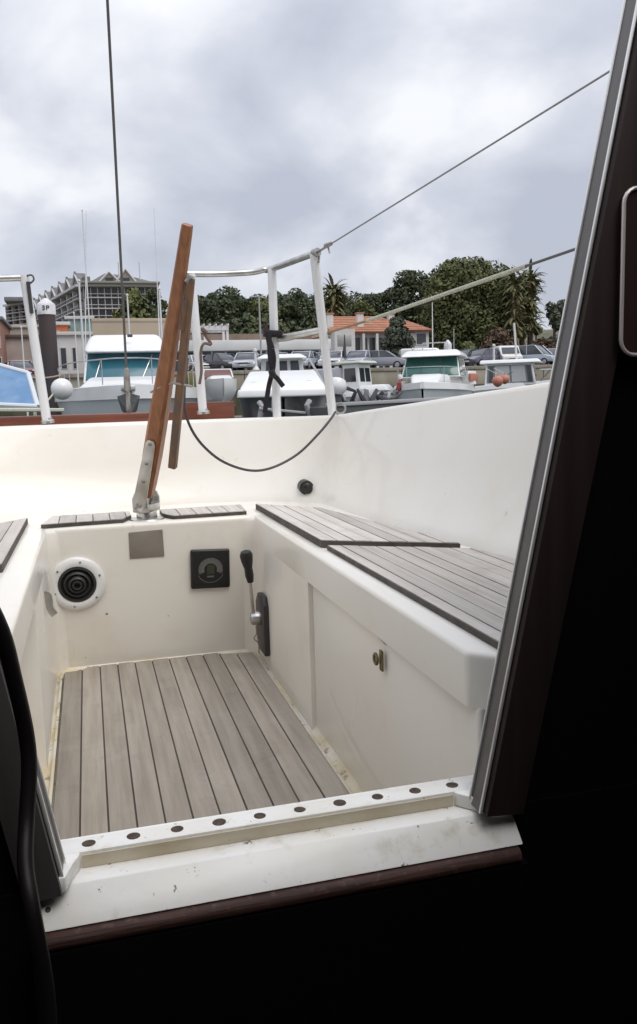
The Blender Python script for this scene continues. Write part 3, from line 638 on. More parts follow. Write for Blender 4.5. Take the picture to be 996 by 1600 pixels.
# black cable inside the companionway and a framed panel on the right bulkhead
cc = curve([ony(-40, 900, 0.62), ony(2, 985, 0.63), ony(22, 1060, 0.64), ony(40, 1140, 0.65), ony(46, 1200, 0.65), ony(42, 1280, 0.64), ony(40, 1350, 0.62), ony(52, 1430, 0.60), ony(74, 1560, 0.60), ony(80, 1700, 0.6)], 5)
tag(MB().tube(cc, 0.0060, 10).build('power_cable', mat('cabin_cable', (0.008, 0.006, 0.006), 0.5, spec=.3), smooth=True), 'thick black cable drooping inside the left side of the companionway', 'cable')
yp = 0.780
a0, a1 = ony(975, 293, yp), ony(969, 555, yp)
fp = empty('framed_panel', (a0.x + 0.06, yp, a1.z), 'dark red-brown rounded panel with pale metal rim on the right bulkhead', 'panel')
xw = 0.16; rr_ = 0.016
def rrect(x0, x1, z0, z1, r, lean):
    out = []
    for (cx_, cz_, s0_) in ((x1 - r, z1 - r, 0), (x0 + r, z1 - r, 90), (x0 + r, z0 + r, 180), (x1 - r, z0 + r, 270)):
        for k in range(6):
            t = R(s0_ + 18 * k); X = cx_ + r * math.cos(t); Z = cz_ + r * math.sin(t)
            out.append((X + lean * (Z - z0), Z))
    return out
lean = (a0.x - a1.x) / (a0.z - a1.z)
P = rrect(a1.x, a1.x + xw, a1.z, a0.z, rr_, lean)
MB().prism(P, yp, yp + 0.019, axis=1).build('panel_body', mat('dark_red_panel', (0.030, 0.010, 0.010), 0.5), fp)
MB().tube([V3((x, yp - 0.001, z)) for x, z in P + P[:2]], 0.0022, 8).build('rim', mat('pale_rim', (0.72, 0.64, 0.61), 0.3, 0.3), fp, smooth=True)

# ================================================================== THE HARBOUR BEHIND
def gx(px, D, py=600): return ony(px, py, D).x
def gz(px, py, D): return ony(px, py, D).z
conc = mat('quay_concrete', (0.36, 0.32, 0.25), 0.9, col2=(0.25, 0.22, 0.17), scale=0.8, stretch=(1, 1, 0.35), bump=0.2, bscale=6, rand=0.06)
weed = mat('weedy_stone', (0.055, 0.055, 0.030), 0.95, col2=(0.10, 0.085, 0.055), scale=1.4, bump=0.6, bscale=3)
cope_m = mat('coping_stone', (0.30, 0.27, 0.22), 0.9, col2=(0.22, 0.20, 0.16), scale=2, rand=0.08)
quay = empty('quay_wall', (20, QY, WATER), 'long concrete quay wall with weedy foot below the parked cars', 'quay')
MB().box(-160, 220, QY + 0.05, QY + 0.45, WATER - 0.5, QZ - 0.25).build('wall_core', conc, quay)
MB().box(-160, 220, QY - 0.30, QY + 0.06, WATER - 0.5, WATER + 2.05).build('weedy_foot', weed, quay, bevel=0.1)
x = gx(250, QY)
while x < gx(900, QY):
    MB().box(x + 0.03, x + 2.97, QY - 0.06, QY + 0.06, WATER + 2.0, QZ - 0.26).build('panel', conc, quay, bevel=0.02)
    MB().box(x + 0.01, x + 2.99, QY - 0.14, QY + 0.44, QZ - 0.25, QZ + 0.02).build('coping', cope_m, quay, bevel=0.03)
    x += 3.0
MB().box(-160, gx(250, QY), QY - 0.14, QY + 0.44, QZ - 0.25, QZ + 0.02).build('coping', cope_m, quay)
MB().box(gx(900, QY) + 3, 220, QY - 0.14, QY + 0.44, QZ - 0.25, QZ + 0.02).build('coping', cope_m, quay)

# ------------------------------------------------------------------ trees
leafA = mat('dark_pine_leaf', (0.046, 0.062, 0.030), 0.8, col2=(0.088, 0.105, 0.045), scale=0.35, rand=0.12)
leafB = mat('olive_leaf', (0.085, 0.100, 0.034), 0.8, col2=(0.145, 0.155, 0.055), scale=0.3, rand=0.12)
leafC = mat('grey_green_leaf', (0.058, 0.072, 0.047), 0.8, col2=(0.10, 0.112, 0.072), scale=0.4, rand=0.12)
palm_g = mat('palm_frond', (0.11, 0.115, 0.045), 0.7, col2=(0.18, 0.165, 0.075), scale=0.8)
palm_d = mat('dead_frond', (0.30, 0.215, 0.115), 0.9, col2=(0.20, 0.14, 0.08), scale=0.9)
bark = mat('bark', (0.10, 0.075, 0.055), 0.95, col2=(0.06, 0.045, 0.035), scale=3, bump=0.5)
brownbush = mat('brown_thatch', (0.13, 0.085, 0.055), 0.95, col2=(0.09, 0.06, 0.04), scale=2)
def leaves(b, centers, count, size, rng, flat=0.6):
    for i in range(count):
        c, rx, ry, rz = centers[rng.randrange(len(centers))]
        while True:
            v = Vector((rng.uniform(-1, 1), rng.uniform(-1, 1), rng.uniform(-1, 1)))
            if 0.05 < v.length <= 1: break
        v = v.normalized() * (v.length ** 0.45)
        p = c + Vector((v.x * rx, v.y * ry, v.z * rz))
        n = (v + Vector((rng.gauss(0, .6), rng.gauss(0, .6), rng.gauss(0.3, .6)))).normalized()
        a = n.orthogonal().normalized(); a.rotate(Matrix.Rotation(rng.uniform(0, 6.28), 3, n)); q = n.cross(a)
        s = size * rng.uniform(0.5, 1.3)
        b.add([p - a * s - q * s * flat, p + a * s * 0.3 - q * s * flat * 1.1, p + a * s * 1.1, p + a * s * 0.2 + q * s * flat, p - a * s * 0.9 + q * s * flat * 0.6], [(0, 1, 2, 3, 4)])
def tree(name, label, px, D, topy, basez, width, leaf, seed, cat='tree', group=None, lobes=14, count=2600, lsize=0.34, crown_from=0.25, shape='round'):
    rng = random.Random(seed); X = gx(px, D); zt = gz(px, topy, D); H = zt - basez
    root = empty(name, (X, D, basez), label, cat, group)
    W = width / 1307 * D / 2; b = MB(); cs = []
    z0 = H * crown_from
    for k in range(lobes):
        t = rng.random()
        zc = z0 + (H - z0) * (0.12 + 0.80 * t)
        wt = {'round': math.sin(math.pi * (0.12 + 0.80 * t)) ** 0.6, 'cone': (1 - t) ** 0.8 + 0.08, 'umbrella': 0.45 + 0.6 * t}[shape]
        a = rng.uniform(0, 6.28); r = W * wt * math.sqrt(rng.random()) * 0.78
        s = W * rng.uniform(0.22, 0.44) * (0.6 + 0.4 * wt) + 0.3
        cs.append((Vector((r * math.cos(a), r * math.sin(a) * 0.8, zc)), s, s, min(s * 0.8, H - zc + 0.05 * H)))
    leaves(b, cs, count, lsize, rng)
    b.build('crown', leaf, root, local=True)
    tb_ = MB(); tb_.tube([(0, 0, -0.3), (0.1, 0, H * 0.3), (0.0, 0.1, H * 0.6), (0, 0, H * 0.9)], [H * 0.030 + 0.08, H * 0.024 + 0.05, H * 0.016, 0.05], 7)
    for c, s, _, _ in cs[:7]: tb_.tube([Vector((0, 0, max(c.z - s * 1.6, H * 0.15))), c], [H * 0.010 + 0.03, 0.03], 5)
    tb_.build('trunk', bark, root, local=True, smooth=True)
    return root
def palm(label, px, D, topy, basez, width, seed, skirt=0.35, group=None):
    rng = random.Random(seed); X = gx(px, D); zt = gz(px, topy, D); H = zt - basez; W = width / 1307 * D / 2
    root = empty('palm_tree', (X, D, basez), label, 'palm tree', group)
    hc = H - W * 0.55
    tb_ = MB().tube([(0, 0, -0.3), (0.05, 0, hc * 0.5), (0, 0, hc)], [0.42, 0.34, 0.30], 8); tb_.build('trunk', bark, root, local=True, smooth=True)
    def fronds(n, e0, e1, Lf, m, nm, droop):
        b = MB()
        for k in range(n):
            az = rng.uniform(0, 6.28); el = R(rng.uniform(e0, e1)); l = Lf * rng.uniform(0.8, 1.1)
            d = Vector((math.cos(az) * math.cos(el), math.sin(az) * math.cos(el), math.sin(el))); p = Vector((0, 0, hc + (rng.uniform(-0.3, 0.2) if e0 > -30 else -rng.random() * skirt * H)))
            pts = [p.copy()]
            for j in range(6): p = p + d * (l / 6); d = (d + Vector((0, 0, -droop * (0.5 + j * 0.25)))).normalized(); pts.append(p.copy())
            for j in range(6):
                t0, t1 = j / 6, (j + 1) / 6; sd_ = (pts[j + 1] - pts[j]).cross(Vector((0, 0, 1))); sd_ = sd_.normalized() if sd_.length > 1e-5 else Vector((1, 0, 0))
                w0 = l * 0.11 * math.sin(math.pi * min(0.12 + t0 * 0.85, 1)) ; w1 = l * 0.11 * math.sin(math.pi * min(0.12 + t1 * 0.85, 1))
                for s in (-1, 1):
                    dn = Vector((0, 0, -0.35))
                    mid = pts[j].lerp(pts[j + 1], 0.45)
                    b.add([pts[j], mid, mid + (sd_ * s + dn) * w1 + (pts[j + 1] - pts[j]) * 0.8, pts[j] + (sd_ * s + dn) * w0 * 0.8 + (pts[j + 1] - pts[j]) * 0.5], [(0, 1, 2, 3)])
                    b.add([mid, pts[j + 1], pts[j + 1] + (sd_ * s + dn) * w1 + (pts[j + 1] - pts[j]) * 0.6, mid + (sd_ * s + dn) * w1 * 0.9 + (pts[j + 1] - pts[j]) * 0.5], [(0, 1, 2, 3)])
        b.build(nm, m, root, local=True)
    fronds(220, -35, 70, W * 1.15, palm_g, 'crown', 0.20)
    fronds(260, -86, -40, W * 0.8, palm_d, 'dead_frond_skirt', 0.12)
    return root
GW = 'trees on the wooded slope'
wood = [(310, 118, 462, 80, 'round', leafA), (338, 128, 450, 40, 'cone', leafA), (372, 122, 450, 78, 'round', leafA), (402, 130, 458, 60, 'round', leafC), (440, 124, 452, 80, 'round', leafA),
        (462, 132, 448, 50, 'umbrella', leafA), (488, 122, 459, 74, 'round', leafA), (556, 126, 457, 84, 'round', leafA), (582, 132, 454, 50, 'round', leafC),
        (604, 122, 452, 66, 'round', leafA), (640, 120, 421, 84, 'round', leafA), (672, 124, 432, 60, 'round', leafA), (354, 126, 458, 60, 'round', leafC), (420, 120, 463, 60, 'round', leafB), (508, 128, 460, 60, 'round', leafC), (536, 121, 462, 66, 'round', leafA), (572, 119, 464, 60, 'round', leafB), (622, 126, 444, 60, 'round', leafC)]
wl = ['dark rounded tree just right of the tiller', 'dark pointed conifer rising above the left part of the wood', 'bushy dark tree behind the pergola, left of the lamp post', 'grey-green tree behind the lamp post',
      'broad dark tree behind the middle stern rail post', 'flat-topped pine peeking above the wood left of the palm', 'dark tree left of the palm that stands by the house', 'dark tree right of the palm behind the red roof',
      'small grey-green tree above the ridge of the red roof', 'dark tree above the right end of the red roof', 'tall dark tree with the highest rounded top left of the big olive tree', 'dark tree tucked beside the big olive tree', 'grey-green tree between the pointed conifer and the bushy dark tree', 'olive tree behind the gap between lamp post and middle post',
      'grey-green tree just behind the left palm, left side', 'dark tree directly behind the left palm trunk', 'olive tree rising above the left half of the red roof', 'grey-green tree left of the tall dark rounded tree']
for i, (px, D, ty, wd, sh, lf) in enumerate(wood):
    tree('wood_tree', wl[i], px, D, ty, hill(gx(px, D), D) - 0.3, wd * 1.15, lf, 40 + i, group=GW, shape=sh, count=9000, crown_from=0.05, lobes=34, lsize=0.21)
# dense underwood below the crowns
rng = random.Random(5); b = MB(); cs = []
for k in range(110):
    D = rng.uniform(108, 136); px = rng.uniform(285, 660); X = gx(px, D); s = rng.uniform(1.6, 3.4); cs.append((Vector((X, D, hill(X, D) + rng.uniform(0.6, 7.0))), s * 1.3, s, s))
leaves(b, cs, 16000, 0.32, rng); tag(b.build('underwood', leafA), 'dark undergrowth massed between the trees on the slope', kind='stuff')
tree('olive_tree', 'huge olive-green evergreen tree right of the house, tallest crown', 735, 99, 407, QZ, 178, leafB, 3, count=34000, lobes=80, lsize=0.19, crown_from=0.14)
tree('spiky_tree', 'dark spiky-topped tree peeking out behind the big olive tree', 722, 112, 401, 3.0, 150, leafA, 9, count=9000, lobes=40, crown_from=0.3, lsize=0.26)
tree('round_bush_tree', 'round clipped dark tree standing in front of the red-roofed house', 622, 80, 497, QZ, 50, leafC, 12, count=3800, lobes=26, lsize=0.17, crown_from=0.22)
tree('pine_tree', 'small distant pine at the right edge beside the companionway frame', 866, 125, 470, 3.6, 44, leafC, 15, count=1300, lobes=14, crown_from=0.35, shape='umbrella')
tree('low_shrub', 'low green shrub among the parked cars below the olive tree', 733, 78, 536, QZ, 36, leafB, 17, 'shrub', count=900, lobes=8, lsize=0.2, crown_from=0.0)
tree('brown_shrub', 'brown dry shrub heap at the far right of the car park', 848, 84, 527, QZ, 58, brownbush, 19, 'shrub', count=2200, lobes=16, lsize=0.2, crown_from=0.0)
tree('green_shrub', 'green shrub at the foot of the right palms', 838, 96, 500, QZ, 46, leafB, 21, 'shrub', count=1300, lobes=10, lsize=0.25, crown_from=0.0)
tree('garden_shrub', 'dry reddish shrub under the olive tree', 775, 90, 515, QZ, 70, brownbush, 22, 'shrub', count=1800, lobes=12, lsize=0.22, crown_from=0.0)
palm('bushy palm tree standing left of the red-roofed house', 525, 104, 436, 2.6, 50, 2, skirt=.25)
GP = 'palms at the right of the car park'
palm('tallest of the right palms, its crown against the sky', 828, 96, 414, QZ, 52, 3, skirt=.5, group=GP)
palm('palm standing left in the right group, half before the olive tree', 803, 93, 420, QZ, 50, 4, skirt=.55, group=GP)
palm('palm in the middle of the right group with brown skirt', 815, 100, 418, QZ, 48, 6, skirt=.5, group=GP)
# trees in front of the hotel
tree('hotel_tree', 'dark tree before the right end of the hotel, left one of two', 214, 190, 447, 6, 58, leafB, 31, count=5000, lobes=30, lsize=0.5, crown_from=0.05)
tree('hotel_tree', 'dark tree before the right end of the hotel, right one beside the tiller', 243, 192, 445, 6, 54, leafA, 32, count=5000, lobes=30, lsize=0.5, crown_from=0.05)

# ------------------------------------------------------------------ hotel
hw = mat('hotel_render', (0.29, 0.25, 0.225), 0.9, col2=(0.24, 0.205, 0.185), scale=0.3)
slate = mat('slate_roof', (0.17, 0.165, 0.175), 0.7, col2=(0.13, 0.125, 0.13), scale=.6)
hwin = mat('hotel_glass', (0.035, 0.037, 0.045), 0.2)
hwhite = mat('balcony_white', (0.52, 0.51, 0.51), 0.6)
brick = mat('brick_red', (0.36, 0.20, 0.15), 0.9, col2=(0.28, 0.15, 0.11), scale=1.5)
hot = empty('hotel', (gx(110, 260), 262, 14), 'long multi-storey hotel with white balconies and zigzag dormers on the left hill', 'building')
def facade(A, B, z0, z1, nf, nb, wallm, gable=True):
    A, B = Vector(A), Vector(B); d = B - A; nrm = Vector((d.y, -d.x, 0)).normalized()
    if nrm.y > 0: nrm = -nrm
    def P(u, z, o): p = A + d * u + nrm * o; return (p.x, p.y, z)
    def slab(u0, u1, za, zb, o0, o1): return MB().hexa([P(u0, za, o1), P(u1, za, o1), P(u1, za, o0), P(u0, za, o0), P(u0, zb, o1), P(u1, zb, o1), P(u1, zb, o0), P(u0, zb, o0)])
    slab(0, 1, z0 - 8, z1, -2.2, 0).build('wall', wallm, hot)
    fh = (z1 - z0) / nf
    for f_ in range(nf):
        za = z0 + f_ * fh
        slab(0.02, 0.98, za - 0.1, za + 0.18, 0.002, 1.5).build('balcony_floor', hwhite, hot)
        slab(0.02, 0.98, za + 0.95, za + 1.12, 1.35, 1.5).build('balcony_rail', hwhite, hot)
        for k in range(nb):
            u0 = (k + 0.16) / nb; u1 = (k + 0.84) / nb
            slab(u0, u1, za + 0.25, za + fh - 0.35, -0.05, 0.06).build('window', hwin, hot)
            slab(k / nb + 0.001, k / nb + 0.05 / nb + 0.004, za + 0.19, za + fh - 0.11, 0.003, 1.3).build('divider', hwhite, hot)
    slab(-0.01, 1.01, z1, z1 + 0.7, -2.6, 2.2).build('eave', hwhite, hot)
    if gable:
        slab(0, 1, z1 + 0.7, z1 + 3.0, -2.1, -0.5).build('mansard', slate, hot)
        ng = 7
        for k in range(ng):
            uc = (k + 0.5) / ng; hwid = 0.46 / ng
            q = [P(uc - hwid, z1 + 0.7, 0.8), P(uc + hwid, z1 + 0.7, 0.8), P(uc, z1 + 4.6, 0.8), P(uc - hwid, z1 + 0.7, -2), P(uc + hwid, z1 + 0.7, -2), P(uc, z1 + 4.6, -2)]
            g = MB().add(q, [(0, 1, 2), (5, 4, 3), (0, 2, 5, 3), (1, 4, 5, 2), (0, 3, 4, 1)]).build('dormer', slate, hot)
            for s in (-1, 1):
                MB().tube([P(uc + s * hwid, z1 + 0.8, 0.95), P(uc - s * hwid * 0.2, z1 + 5.0, 0.95)], 0.32, 4).build('dormer_truss', hwhite, g)
HA = (gx(62, 320), 320); HB = (gx(140, 250), 250)
z1h = gz(147, 449, 250)
facade((HA[0], HA[1], 0), (HB[0], HB[1], 0), z1h - 15, z1h, 5, 9, hw)
facade((gx(22, 330), 330, 0), (gx(64, 319), 319, 0), gz(40, 522, 322), gz(40, 476, 322), 4, 4, brick, False)
MB().box(gx(21, 330), gx(66, 325), 318, 332, gz(40, 475, 322) + .4, gz(40, 466, 322)).build('wing_roof', slate, hot, bevel=.3)
# right end facing the harbour, under a broad flat eave
facade((HB[0], 250, 0), (gx(254, 250), 250, 0), z1h - 15, z1h, 5, 11, hw, False)
MB().box(HB[0] - .5, gx(257, 250), 246.5, 258, z1h + .702, z1h + 1.3).build('flat_eave', mat('eave_green_grey', (0.24, 0.25, 0.21), 0.8), hot, bevel=.1)
ra, rb9 = gx(150, 252), gx(250, 252)
MB().hexa([(ra, 249, z1h + 1.3), (rb9, 249, z1h + 1.3), (rb9, 257, z1h + 1.3), (ra, 257, z1h + 1.3), (ra + 4.5, 252, z1h + 4.2), (rb9 - 6.5, 252, z1h + 3.4), (rb9 - 6.5, 256, z1h + 3.4), (ra + 4.5, 256, z1h + 4.2)]).build('hip_roof', slate, hot)
for (u_, h_) in ((.30, 2.6), (.55, 3.4)):
    X_ = ra + (rb9 - ra) * u_; Yd = 248.8
    g = MB().add([(X_ - 2.6, Yd, z1h + 1.3), (X_ + 2.6, Yd, z1h + 1.3), (X_, Yd, z1h + 1.3 + h_), (X_ - 2.6, Yd + 5, z1h + 1.3), (X_ + 2.6, Yd + 5, z1h + 1.3), (X_, Yd + 5, z1h + 1.3 + h_)], [(0, 1, 2), (5, 4, 3), (0, 2, 5, 3), (1, 4, 5, 2), (0, 3, 4, 1)]).build('dormer', hw, hot)
    for s in (-1, 1): MB().tube([(X_ + s * 2.8, Yd - .2, z1h + 1.3), (X_, Yd - .2, z1h + 1.5 + h_)], 0.28, 4).build('dormer_truss', hwhite, g)
    MB().box(X_ - 1.0, X_ + 1.0, Yd - .15, Yd - .01, z1h + 1.5, z1h + 2.5).build('dormer_window', hwin, g)
for X_ in (gx(196, 250), gx(228, 250)): MB().tube([(X_, 250, z1h + 2), (X_, 250, z1h + 7)], 0.16, 5).build('mast', hwhite, hot)

# ------------------------------------------------------------------ lower buildings at the left
def block(name, label, px0, px1, py0, D, depth, m, z0=None, roofm=None, wins=(), wm=None, cat='building', over=0.3):
    x0, x1 = gx(px0, D), gx(px1, D); zt = gz((px0 + px1) / 2, py0, D); z0 = QZ if z0 is None else z0
    r = empty(name, ((x0 + x1) / 2, D, z0), label, cat)
    MB().box(x0, x1, D, D + depth, z0, zt).build('wall', m, r)
    MB().box(x0 - over, x1 + over, D - over, D + depth + over, zt, zt + 0.35).build('roof', roofm or m, r, bevel=0.03)
    for (u0, u1, v0, v1) in wins:
        X0, X1 = x0 + (x1 - x0) * u0, x0 + (x1 - x0) * u1; Z0, Z1 = z0 + (zt - z0) * v0, z0 + (zt - z0) * v1
        f = MB().box(X0 - 0.08, X1 + 0.08, D - 0.06, D - 0.002, Z0 - 0.08, Z1 + 0.08).build('window', hwhite, r)
        MB().box(X0, X1, D - 0.09, D - 0.062, Z0, Z1).build('pane', wm or hwin, f)
    return r
cream = mat('cream_render', (0.52, 0.47, 0.41), 0.9, col2=(0.46, 0.41, 0.35), scale=0.5)
tan = mat('tan_render', (0.42, 0.36, 0.30), 0.9, col2=(0.36, 0.31, 0.26), scale=0.5)
pink = mat('pink_render', (0.44, 0.37, 0.33), 0.9, col2=(0.36, 0.30, 0.27), scale=.6)
white_r = mat('white_render', (0.62, 0.60, 0.58), 0.9, col2=(0.55, 0.53, 0.50), scale=0.4)
teal_r = mat('teal_sheet', (0.20, 0.30, 0.28), 0.7, col2=(0.26, 0.34, 0.32), scale=1)
tile = mat('terracotta_tile', (0.42, 0.20, 0.125), 0.85, col2=(0.33, 0.155, 0.095), scale=1.2, rand=0.1)
block('brick_tower', 'red-brown brick building cut by the left picture edge', -90, 8, 500, 95, 12, brick, roofm=slate, wins=[(0.90, 0.97, 0.3, 0.45), (0.90, 0.97, 0.6, 0.75)])
block('long_shop', 'low shop building with brown eave behind the left stern post', 6, 66, 528, 100, 9, pink, roofm=mat('brown_eave', (0.11, 0.075, 0.06), 0.8), wins=[(0.1 + .18 * k, 0.22 + .18 * k, 0.1, 0.55) for k in range(5)])
block('tan_house', 'tan house front between the stern post and the piling', 22, 100, 512, 112, 9, tan, wins=[(0.1 + .22 * k, 0.22 + .22 * k, 0.55, 0.8) for k in range(4)], roofm=cream)
block('white_cafe', 'white low building with two dark windows right of the piling', 84, 150, 524, 92, 7, white_r, wins=[(0.22, 0.34, 0.35, 0.75), (0.50, 0.60, 0.35, 0.75), (0.75, 0.9, 0.35, 0.75)])
block('teal_shed', 'pale teal sheeted upper storey above the white low building', 112, 150, 499, 104, 6, teal_r, roofm=hwhite)
aw = MB(); ax0, ax1 = gx(88, 91), gx(110, 91); az = gz(99, 509, 98)
block('awning_shop', 'orange shop front with awning behind the piling', 88, 112, 508, 99, 4, mat('orange_cloth', (0.50, 0.15, 0.06), 0.8), roofm=hwhite, wins=[(0.1, 0.4, 0.72, 0.9)])
block('beige_wall', 'long plain beige wall above the motor yacht roof', 150, 292, 503, 86, 0.6, mat('beige_wall_render', (0.46, 0.38, 0.29), 0.9, col2=(0.42, 0.34, 0.26), scale=0.3), cat='wall', over=0.05)
# port shed with white fascia, pergola above
shed_white = mat('white_fascia', (0.66, 0.66, 0.65), 0.7, col2=(0.58, 0.58, 0.57), scale=0.4)
sx0, sx1, SD = gx(262, 76), gx(512, 76), 76
shed = empty('port_shed', ((sx0 + sx1) / 2, SD, QZ), 'long low port building with white fascia and bluish glass front', 'building')
zt = gz(400, 533, SD); zb = gz(400, 549, SD)
MB().box(sx0, sx1, SD - 1.5, SD + 8, zb, zt).build('fascia', shed_white, shed, bevel=0.03)
MB().box(sx0 + 0.3, sx1 - 0.3, SD + 0.5, SD + 7.5, QZ, zb).build('wall', mat('blue_grey_front', (0.20, 0.23, 0.27), 0.6), shed)
nb = 12
for k in range(nb):
    a = sx0 + (sx1 - sx0) * (k + 0.12) / nb; c = sx0 + (sx1 - sx0) * (k + 0.88) / nb
    MB().box(a, c, SD + 0.42, SD + 0.498, QZ + 0.3, zb - 0.15).build('pane', mat('bluish_glass', (0.10, 0.13, 0.16), 0.12), shed)
    MB().tube([(sx0 + (sx1 - sx0) * k / nb + 0.2, SD - 1.2, QZ), (sx0 + (sx1 - sx0) * k / nb + 0.2, SD - 1.2, zb)], 0.08, 6).build('column', hwhite, shed)
terr = MB().box(gx(262, 98), gx(520, 98), 97.6, 98.4, QZ, gz(400, 522, 98)); tag(terr.build('terrace_wall', mat('rosy_stone', (0.30, 0.22, 0.18), 0.9, col2=(0.22, 0.17, 0.13), scale=0.8)), 'rosy stone terrace wall above the white port building', 'wall')
pg = empty('pergola', (gx(325, 84), 85, QZ), 'white pergola frame above the port building right of the tiller', 'pergola')
zp = gz(330, 516, 84)
for X in (gx(290, 84), gx(324, 84), gx(353, 84), gx(359, 84)):
    MB().box(X - 0.12, X + 0.12, 84, 84.25, QZ, zp).build('post', hwhite, pg)
MB().box(gx(284, 84), gx(361, 84), 83.9, 84.35, zp, zp + 0.4).build('beam', hwhite, pg)
MB().box(gx(284, 84), gx(361, 84), 87.0, 87.4, zp, zp + 0.4).build('beam', hwhite, pg)
for k in range(9):
    X = gx(285, 84) + (gx(360, 84) - gx(285, 84)) * k / 8; MB().box(X - 0.06, X + 0.06, 83.6, 87.7, zp + 0.41, zp + 0.6).build('rafter', hwhite, pg)

# ------------------------------------------------------------------ house with the red roof
HD = 90.0
hs = empty('red_roof_house', (gx(590, HD), HD, QZ), 'white house with orange-red tiled roof and chimneys behind the parked cars', 'house')
x0, x1, x2, x3 = gx(517, HD), gx(548, HD), gx(640, HD), gx(668, HD)
ze = gz(590, 519, HD); zr = gz(590, 494, HD + 5)
MB().box(x0, x1, HD - 2, HD + 9, QZ, gz(530, 517, HD)).build('gable_wing', white_r, hs)
MB().box(x1, x2, HD, HD + 10, QZ, ze).build('wall', white_r, hs)
MB().box(x2 - 1, x3, HD - 0.6, HD + 8, QZ, gz(655, 516, HD)).build('side_wing', white_r, hs)
def roof(xa, xb, ya, yb, ze, zr, hip, nm, rows=9):
    ym = (ya + yb) / 2
    v = [(xa, ya, ze), (xb, ya, ze), (xb, yb, ze), (xa, yb, ze), (xa + hip, ym, zr), (xb - hip, ym, zr)]
    r = MB().add([(p[0], p[1], p[2] - 0.14) for p in v] , [(0, 1, 5, 4), (2, 3, 4, 5), (0, 4, 3), (1, 2, 5), (3, 2, 1, 0)]).build(nm, tile, hs)
    for k in range(rows):                                    # tile courses, each a strip proud of the next
        t0, t1 = k / rows, (k + 1.12) / rows; A, B_, Cc, Dd = Vector(v[0]), Vector(v[1]), Vector(v[5]), Vector(v[4])
        t1 = min(t1, 1)
        q = [A.lerp(Dd, t0), B_.lerp(Cc, t0), B_.lerp(Cc, t1), A.lerp(Dd, t1)]
        up_ = Vector((0, -0.3, 0.9)).normalized()
        MB().hexa([p + up_ * (-0.10 if i > 1 else -0.05) for i, p in enumerate(q)] + [p + up_ * (0.06 if i < 2 else -0.02) for i, p in enumerate(q)]).build('tile_course', tile, r)
    return r
roof(x0 - 0.2, x2 + 0.5, HD - 0.8, HD + 11, ze, zr, 2.2, 'roof')
roof(x2 - 0.8, x3 + 0.4, HD - 1.1, HD + 9, gz(655, 517, HD), gz(655, 500, HD + 4), 1.5, 'wing_roof', 6)
for (px, pt_, pb) in ((519, 491, 520), (566, 490, 512), (614, 491, 505)):
    D_ = HD + (1 if px < 600 else 4); X = gx(px, D_); c = MB().box(X - 0.35, X + 0.35, D_, D_ + 0.7, gz(px, pb, D_) - 1.5, gz(px, pt_, D_)).build('chimney', white_r, hs)
    MB().box(X - 0.45, X + 0.45, D_ - 0.1, D_ + 0.8, gz(px, pt_, D_) + 0.001, gz(px, pt_, D_) + 0.15).build('chimney_cap', tile, c)
ver = mat('dark_house_glass', (0.05, 0.05, 0.055), 0.25)  # dark panes of the house windows
for k in range(7):
    X = x1 + 0.4 + k * (x2 - x1 - 0.8) / 7; 
    f = MB().box(X + 0.06, X + 0.84, HD - 0.06, HD - 0.003, QZ + 0.5, ze - 0.5).build('window', white_r, hs); MB().box(X + 0.12, X + 0.78, HD - 0.10, HD - 0.061, QZ + 0.6, ze - 0.6).build('pane', ver, f)
for px in (549, 570, 591, 612):
    X = gx(px, HD - 0.7); MB().box(X - 0.14, X + 0.14, HD - 0.75, HD - 0.45, QZ, ze - 0.2).build('veranda_post', white_r, hs)
X = gx(659, HD - 0.6); f = MB().box(X - 0.7, X + 0.7, HD - 0.68, HD - 0.603, gz(659, 540, HD), gz(659, 520, HD)).build('window', hwhite, hs); MB().box(X - 0.55, X + 0.55, HD - 0.72, HD - 0.681, gz(659, 538, HD), gz(659, 522, HD)).build('pane', ver, f)

# ------------------------------------------------------------------ lamp posts, poles, pilings
def pole(name, label, px, D, py, r, m, head=None, z0=None, cat='pole', group=None):
    X = gx(px, D); zt = gz(px, py, D); z0 = QZ if z0 is None else z0
    o = empty(name, (X, D, z0), label, cat, group)
    MB().tube([(X, D, z0), (X, D, zt)], [r, r * 0.6], 8).build('shaft', m, o, smooth=True)
    MB().lathe([(0, 0), (r * 2.2, 0), (r * 2.0, r), (r * 1.1, r * 2.5)], (X, D, z0), (0, 0, 1), 10).build('base', m, o)
    if head == 'lamp':
        MB().bar((X, D, zt), (X - 0.7, D, zt - 0.05), 0.12, 0.10, 0.2, 0.12, (0, 1, 0)).build('lamp_head', m, o)
    if head == 'sign':
        MB().box(X - 0.55, X + 0.55, D - 0.08, D + 0.04, zt - 0.9, zt).build('sign_board', galv, o, bevel=0.02)
    if head == 'cap':
        MB().lathe([(0, 0), (r * 1.1, 0), (r * 0.9, r * 1.2), (0, r * 1.6)], (X, D, zt), (0, 0, 1), 8).build('cap', m, o)
    return o
polem = mat('grey_pole', (0.36, 0.36, 0.37), 0.6); dpole = mat('dark_pole', (0.06, 0.06, 0.065), 0.6); wpole = mat('white_pole', (0.66, 0.66, 0.66), 0.4)
pole('lamp_post', 'tall slim grey lamp post in front of the wood', 410, 70, 463, 0.10, polem, 'lamp', cat='lamp post')
pole('sign_post', 'dark post with a small board in front of the white gable', 540, 62.5, 523, 0.16, dpole, 'sign', cat='sign')
pole('fence_post', 'short pale post beside the round dark tree', 646, 62, 546, 0.09, wpole, 'cap', cat='post')
pole('white_bollard', 'short white post at the quay right of the dark cars', 772, 61.5, 541, 0.12, wpole, 'cap', cat='post')
pole('thin_pole', 'thin pole standing right of the capped piling', 710, 66, 516, 0.06, polem, 'cap')
